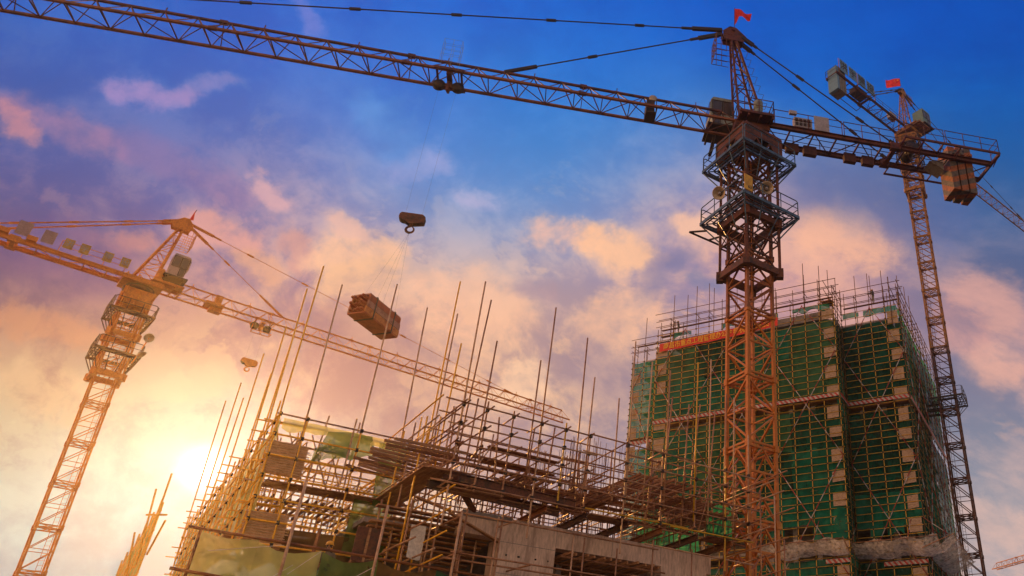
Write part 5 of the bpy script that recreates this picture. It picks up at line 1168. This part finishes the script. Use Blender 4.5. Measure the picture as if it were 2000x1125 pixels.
def person(feet, face, label, H=1.75, hands=None, kneel=0, top='work_cloth', legs='work_khaki', lean=0.0):
    """feet: ground point; face: heading; hands: two world points the hands close on"""
    f = V(face).normalized(); s = V((f.y, -f.x, 0)); up = UZ; k = H/1.75; g = V(feet)
    r = thing('person', tuple(g), label, 'worker', 'site workers in yellow helmets')
    J = lambda a, b, z: g+f*(a*k)+s*(b*k)+up*(z*k)
    pel = J(0, 0, .93); ch = J(.02+lean*.5, 0, 1.22); nk = J(.03+lean, 0, 1.47); hd = J(.06+lean, 0, 1.62)
    V_, E_, Rr = [pel, ch, nk], [(0, 1), (1, 2)], [.15*k, .165*k, .07*k]
    def add(p, prev, rad): V_.append(p); E_.append((prev, len(V_)-1)); Rr.append(rad*k); return len(V_)-1
    h0 = add(J(.03+lean, 0, 1.53), 2, .055)
    h1 = add(hd, h0, .095); add(J(.06+lean, 0, 1.70), h1, .07); add(hd+f*(.105*k)-up*.005*k, h1, .016)
    tips = []
    for sg, hnd in zip((-1, 1), hands or (None, None)):
        sh = J(lean*.9, sg*.20, 1.42); tgt = hnd if hnd is not None else J(.18, sg*.27, .80)
        mid = (sh+tgt)/2; dirn = (tgt-sh); L = dirn.length; arm = .60*k
        bend = math.sqrt(max(.02*k, (arm/2)**2-(min(L, arm*.98)/2)**2)) if L < arm else .03
        if L > arm: tgt = sh+dirn.normalized()*arm; mid = (sh+tgt)/2
        el = mid-up*bend*.8+s*sg*bend*.5
        a = add(sh, 1, .065); b = add(el, a, .048); c = add(tgt, b, .034)
        hv = (tgt-el).normalized(); side = hv.cross(up).normalized() if abs(hv.z) < .95 else s
        pm = add(tgt+hv*.05*k, c, .036)
        tips.append((tgt+hv*.085*k, hv, side, sg))
    for sg in (-1, 1):
        a = add(J(0, sg*.10, .88), 0, .095); b = add(J(.05+.08*kneel, sg*.11, .48), a, .068); c = add(J(-.01, sg*.12*(1+.3*sg*kneel), .09), b, .045); add(J(.15, sg*.13*(1+.3*sg*kneel), .04), c, .042)
    body = skin_body('body', V_, E_, Rr, top, r)
    # trousers, face and hands get their own cloth and skin on the same continuous body
    body.data.materials.append(MAT[legs]); body.data.materials.append(MAT['skin'])
    off = wloc(r)
    for p in body.data.polygons:
        c = p.center+off
        if (c-g).dot(up) > 1.47*k and (c-nk).length < .42*k and abs((c-nk).dot(s)) < .14*k: p.material_index = 2
        elif (c-g).dot(up) < .93*k: p.material_index = 1
        for t, hv, sd, sg in tips:
            if (c-t).length < .12*k: p.material_index = 2
    for t, hv, sd, sg in tips:
        V2, E2, R2 = [t-hv*.04*k], [], [.03*k]
        dn = hv.cross(sd)
        for i, ln in enumerate((.062, .072, .068, .052)):
            o = sd*(.024-.016*i)*k; b = len(V2)
            V2 += [t+o+hv*.01*k, t+o+hv*ln*.55*k+dn*.012*k, t+o+hv*ln*.75*k+dn*.045*k]; R2 += [.0095*k, .009*k, .0075*k]; E2 += [(0, b), (b, b+1), (b+1, b+2)]
        b = len(V2); V2 += [t+sd*.035*k-hv*.02*k, t+sd*.05*k+hv*.02*k+dn*.03*k]; R2 += [.011*k, .009*k]; E2 += [(0, b), (b, b+1)]
        skin_body('hand', V2, E2, R2, 'skin', r, 0, 1)
    # face
    fc = hd+f*.088*k
    for sg in (-1, 1):
        build('eye', MB().lathe(fc+s*sg*.034*k+up*.01*k, f, [(-.012*k, .014*k), (.0, .012*k), (.006*k, .004*k)], 8), 'hair', r, True)
        build('ear', MB().lathe(hd+s*sg*.09*k, s*sg, [(-.01, .03*k), (.012*k, .026*k), (.016*k, .008*k)], 8), 'skin', r, True)
    build('mouth', MB().bar(fc-up*.055*k-s*.024*k, fc-up*.055*k+s*.024*k, .012*k, .008*k), 'hair', r)
    build('hair', MB().lathe(hd-f*.025*k, up, [(-.03*k, .095*k), (.03*k, .108*k), (.07*k, .10*k)], 14), 'hair', r, True)
    he = build('helmet', MB().lathe(hd+up*.045*k-f*.005, up+f*.12, [(0, .118*k), (.0, .142*k), (.012*k, .142*k), (.02*k, .125*k), (.07*k, .116*k), (.11*k, .09*k), (.135*k, .05*k), (.145*k, .004)], 20), 'helmet_yellow', r, True)
    build('visor', MB().prism([hd+up*.05*k+s*(.10*k*math.cos(t))+f*(.10+.085*math.sin(t))*k for t in [PI*i/8 for i in range(9)]], up*.012*k), 'helmet_yellow', he)
    return r
def stand(px, py, P, e, off, z):
    d = ray(px, py); rt = d.x/d.y; P = P+off; s = (rt*P.y-P.x)/(e.x-rt*e.y); q = P+e*s; return V((q.x, q.y, z))
q = stand(1706, 588, R0, u, v*.6, 51.4)
person(q, (-.75, -.3, 0), 'worker in yellow helmet standing on the rails atop the tower, beside a tall pole', 1.95, (q+V((-.75, -.1, 1.62)), q+V((-.68, -.15, 1.3))), top='work_cloth', lean=.02)
q = stand(1325, 654, C1, u, v*.5, 50.36)
person(q, (-.9, .1, 0), 'worker in dark clothes gripping a pole high above the left end of the red banner', 1.9, (q+V((-.70, 0, 1.85)), q+V((-.62, .1, 1.35))), top='work_cloth', legs='work_khaki', lean=.03)
build('gripped_pole', MB().tube(q+V((-.68, .05, -2)), q+V((-.68, .05, 2.6)), .05, 6), 'rebar_rust', sc)
hdp = at_y(646, 1058, 27.9)
q = V((hdp.x, 27.9, hdp.z-1.79))
person(q, (.35, -.93, 0), 'worker in yellow helmet looking over the green net fence', 1.75, None, top='work_khaki', legs='work_cloth')

# ------------------------------------------------------------------ ground, air, sky, sun
g = build('ground', MB().sheet(lambda a, b: V((-1500+3000*a, -1500+3000*b, 0)), 2, 2), 'earth'); setp(g, kind='structure')
SUN = ray(395, 915).normalized()
sun_d = bpy.data.lights.new('sun', 'SUN'); sun = bpy.data.objects.new('sun', sun_d); COL.objects.link(sun)
sun_d.energy = SUN_E; sun_d.color = SUN_C; sun_d.angle = math.radians(.6)
sun.rotation_euler = SUN.to_track_quat('Z', 'Y').to_euler(); sun.location = SUN*300
HB = ((-72, 105), (-12, 225), (-1, 101))
if HAZE > 0:
    mb = MB().box(V(((HB[0][0]+HB[0][1])/2, (HB[1][0]+HB[1][1])/2, (HB[2][0]+HB[2][1])/2)), V(((HB[0][1]-HB[0][0])/2, 0, 0)), V((0, (HB[1][1]-HB[1][0])/2, 0)), V((0, 0, (HB[2][1]-HB[2][0])/2)))
    m = bpy.data.materials.new('haze_air'); m.use_nodes = True; t = m.node_tree
    t.nodes.remove(t.nodes['Principled BSDF']); pv = nd(t, 'ShaderNodeVolumePrincipled')
    pv.inputs['Color'].default_value = (*HAZE_C, 1); pv.inputs['Density'].default_value = HAZE; pv.inputs['Anisotropy'].default_value = HG
    t.links.new(pv.outputs[0], t.nodes['Material Output'].inputs['Volume'])
    o = build('haze', mb, m); setp(o, kind='stuff')

def lin(c):
    return tuple((x/255/12.92 if x/255 <= .04045 else ((x/255+.055)/1.055)**2.4) for x in c)
def exit_d(d):
    t = 1e9
    for i in range(3):
        if abs(d[i]) > 1e-6:
            lim = HB[i][1] if d[i] > 0 else HB[i][0]; o = EYE if i == 2 else 0
            t = min(t, (lim-o)/d[i])
    return t
def airglow(d):
    if HAZE <= 0: return (0, 0, 0), 1
    c = d.dot(SUN); D_ = exit_d(d); T = math.exp(-HAZE*D_)
    ph = (1-HG*HG)/(4*PI*(1+HG*HG-2*HG*c)**1.5)
    return tuple((1-T)*ph*SUN_E*SUN_C[i]*HAZE_C[i]*GLOWK for i in range(3)), T
W = bpy.data.worlds.new('World'); scene.world = W; W.use_nodes = True; t = W.node_tree; L = t.links
bg = t.nodes['Background']; tc = nd(t, 'ShaderNodeTexCoord'); DIR = tc.outputs['Generated']
def M(op, a, b=None, c=None):
    n = nd(t, 'ShaderNodeMath', operation=op)
    for i, x in enumerate((a, b, c)):
        if x is None: continue
        if isinstance(x, (int, float)): n.inputs[i].default_value = x
        else: L.new(x, n.inputs[i])
    return n.outputs[0]
def VM(op, a, b=None, s=None):
    n = nd(t, 'ShaderNodeVectorMath', operation=op)
    for i, x in enumerate((a, b)):
        if x is None: continue
        if isinstance(x, tuple): n.inputs[i].default_value = x
        else: L.new(x, n.inputs[i])
    if s is not None:
        if isinstance(s, (int, float)): n.inputs['Scale'].default_value = s
        else: L.new(s, n.inputs['Scale'])
    return n.outputs['Value' if op == 'DOT_PRODUCT' else 'Vector']
def NZ(vec, scale, det, rough=.55, dist=0.0):
    n = nd(t, 'ShaderNodeTexNoise'); n.inputs['Scale'].default_value = scale; n.inputs['Detail'].default_value = det; n.inputs['Roughness'].default_value = rough; n.inputs['Distortion'].default_value = dist
    L.new(vec, n.inputs['Vector']); return n
def SS(x, a, b, c=0., d=1.):
    n = nd(t, 'ShaderNodeMapRange', interpolation_type='SMOOTHSTEP'); L.new(x, n.inputs[0])
    for i, q in enumerate((a, b, c, d)): n.inputs[i+1].default_value = q
    return n.outputs[0]
# slow turbulence bends the colour fields, so their borders look like cloud edges
w1 = NZ(DIR, 5.0, 4, .55); wv = VM('SUBTRACT', w1.outputs['Color'], (.5, .5, .5)); 
dw = VM('NORMALIZE', VM('ADD', DIR, VM('SCALE', wv, s=.085)))
# cloud streaks: stretched along the wind, which blows from low right to high left
wind = V((-.75, .35, .45)).normalized()
dd_ = VM('DOT_PRODUCT', DIR, tuple(wind)); flat = VM('SUBTRACT', DIR, VM('SCALE', VM('MULTIPLY', (1., 1., 1.), tuple(wind)), s=M('MULTIPLY', dd_, .55)))
n_w = NZ(flat, 9.0, 3, .5); fl2 = VM('ADD', flat, VM('SCALE', VM('SUBTRACT', n_w.outputs['Color'], (.5, .5, .5)), s=.05))
cl = NZ(fl2, 15.0, 8, .58)
fine = NZ(fl2, 48.0, 7, .62)
big = NZ(fl2, 5.0, 4, .5)
amt = M('ADD', M('ADD', M('MULTIPLY', cl.outputs['Fac'], .52), M('MULTIPLY', fine.outputs['Fac'], .18)), M('MULTIPLY', big.outputs['Fac'], .30))
tuft = NZ(fl2, 21.0, 7, .6)
hi = M('MAXIMUM', SS(amt, .425, .585), M('MULTIPLY', SS(M('ADD', M('MULTIPLY', tuft.outputs['Fac'], .6), M('MULTIPLY', big.outputs['Fac'], .4)), .53, .60), .85))
def clear(c, gl, T): return tuple(max(.0006, .35*x, (x-y)/T)**.5 for x, y in zip(lin(c), gl))     # what is left of a colour once the air's own light is taken off
KS = 1/(.062**2)
sumA = sumB = sumW = None
for (px, py, a, b) in SPOTS:
    d = ray(px, py).normalized(); gl, T = airglow(d)
    fb = .35 if a[2] > a[0]+55 else 1.0; b = tuple(x+(y-x)*fb for x, y in zip(a, b)); A_ = clear(a, gl, T); B_ = clear(b, gl, T)
    dt = VM('DOT_PRODUCT', dw, tuple(d)); w = M('EXPONENT', M('MULTIPLY', M('SUBTRACT', dt, 1.0), KS))
    ca = VM('SCALE', VM('MULTIPLY', (1., 1., 1.), A_), s=w); cb = VM('SCALE', VM('MULTIPLY', (1., 1., 1.), B_), s=w)
    sumA = ca if sumA is None else VM('ADD', sumA, ca); sumB = cb if sumB is None else VM('ADD', sumB, cb); sumW = w if sumW is None else M('ADD', sumW, w)
# beyond the picture: bright warm fill added low behind the viewer and on the left
eps = 3e-5
back = VM('ADD', VM('SCALE', VM('MULTIPLY', (1., 1., 1.), tuple(x**.5 for x in BACK_FILL)), s=SS(VM('DOT_PRODUCT', DIR, (0., 0., 1.)), .9, -.1)), VM('SCALE', VM('MULTIPLY', (1., 1., 1.), tuple(x**.5 for x in BACK_HI)), s=SS(VM('DOT_PRODUCT', DIR, (0., 0., 1.)), .1, 1.)))
back = VM('ADD', back, VM('SCALE', VM('MULTIPLY', (1., 1., 1.), SIDE_FILL), s=M('EXPONENT', M('MULTIPLY', M('SUBTRACT', VM('DOT_PRODUCT', DIR, tuple(V((-1, -.25, .15)).normalized())), 1.0), 3.5))))
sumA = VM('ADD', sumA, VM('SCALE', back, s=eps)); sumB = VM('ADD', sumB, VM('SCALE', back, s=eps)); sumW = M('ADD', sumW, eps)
iw = M('DIVIDE', 1.0, sumW)
mixn = nd(t, 'ShaderNodeMix', data_type='RGBA'); L.new(hi, mixn.inputs[0]); L.new(VM('SCALE', sumA, s=iw), mixn.inputs[6]); L.new(VM('SCALE', sumB, s=iw), mixn.inputs[7])
field = mixn.outputs[2]
dn = VM('NORMALIZE', VM('ADD', DIR, VM('SCALE', VM('SUBTRACT', NZ(DIR, 11.0, 6, .6).outputs['Color'], (.5, .5, .5)), s=.07)))
nz_ = M('ADD', M('MULTIPLY', tuft.outputs['Fac'], .7), M('MULTIPLY', fine.outputs['Fac'], .3))
nz_ = M('ADD', M('MULTIPLY', tuft.outputs['Fac'], .45), M('ADD', M('MULTIPLY', cl.outputs['Fac'], .2), M('MULTIPLY', fine.outputs['Fac'], .35)))
for (q0, q1, hw, c, st_) in CLOUDS:
    e0, e1_ = ray(*q0).normalized(), ray(*q1).normalized(); mid_ = (e0+e1_).normalized(); nn_ = e0.cross(e1_).normalized()
    mp = ((q0[0]+q1[0])/2, (q0[1]+q1[1])/2); wa = ray(*mp).normalized().angle(ray(mp[0]+hw*.5, mp[1]-hw).normalized()); half = math.cos(e0.angle(e1_)/2)
    gl, T = airglow(mid_); c_ = clear(c, gl, T)
    soft = c[2] > c[0]-30; wa *= 1.5 if soft else 1.9; pr = VM('DOT_PRODUCT', dn, tuple(nn_)); q = M('MULTIPLY', M('MULTIPLY', pr, pr), 1/(wa*wa))
    al = M('MULTIPLY', M('MAXIMUM', M('SUBTRACT', half*.5+.5-.25*(1-half), VM('DOT_PRODUCT', dn, tuple(mid_))), 0.0), 1.6/(wa*math.sin(math.acos(min(1, half))+.02)))
    mk = M('EXPONENT', M('MULTIPLY', M('ADD', q, al), -1.0))
    fac = SS(M('SUBTRACT', M('ADD', nz_, M('MULTIPLY', mk, .38)), .38), *((.12, .60) if soft else (.18, .52)), 0., st_); fac = M('MULTIPLY', fac, SS(mk, .0, .6))
    mm_ = nd(t, 'ShaderNodeMix', data_type='RGBA'); L.new(fac, mm_.inputs[0]); L.new(field, mm_.inputs[6]); mm_.inputs[7].default_value = (*c_, 1); field = mm_.outputs[2]
tone = SS(amt, .36, .66, .94, 1.06); colr = VM('SCALE', VM('MULTIPLY', field, field), s=tone)     # fields are blended as square roots
# the sun itself and the bright air around it
ds = VM('DOT_PRODUCT', DIR, tuple(SUN)); e1 = M('EXPONENT', M('MULTIPLY', M('SUBTRACT', ds, 1.0), 8000.0)); e2 = M('EXPONENT', M('MULTIPLY', M('SUBTRACT', ds, 1.0), 260.0)); e3 = M('EXPONENT', M('MULTIPLY', M('SUBTRACT', ds, 1.0), 60.0))
colr = VM('ADD', colr, VM('SCALE', VM('MULTIPLY', (1., 1., 1.), (1.6, 1.5, 1.3)), s=e1)); colr = VM('ADD', colr, VM('SCALE', VM('MULTIPLY', (1., 1., 1.), SUN_H1), s=e2)); colr = VM('ADD', colr, VM('SCALE', VM('MULTIPLY', (1., 1., 1.), SUN_H2), s=e3))
L.new(colr, bg.inputs['Color']); bg.inputs['Strength'].default_value = 1.0
W.cycles.sampling_method = 'MANUAL'; W.cycles.sample_map_resolution = 512

vs_ = scene.view_settings; vs_.view_transform = 'Standard'; vs_.look = 'None'; vs_.exposure = 0; vs_.gamma = 1
scene.display_settings.display_device = 'sRGB'
scene.cycles.max_bounces = 6; scene.cycles.diffuse_bounces = 2; scene.cycles.transparent_max_bounces = 12; scene.cycles.volume_bounces = 0
scene.cycles.use_denoising = True; scene.cycles.sample_clamp_indirect = 4
scene.render.film_transparent = False
bpy.context.view_layer.update()
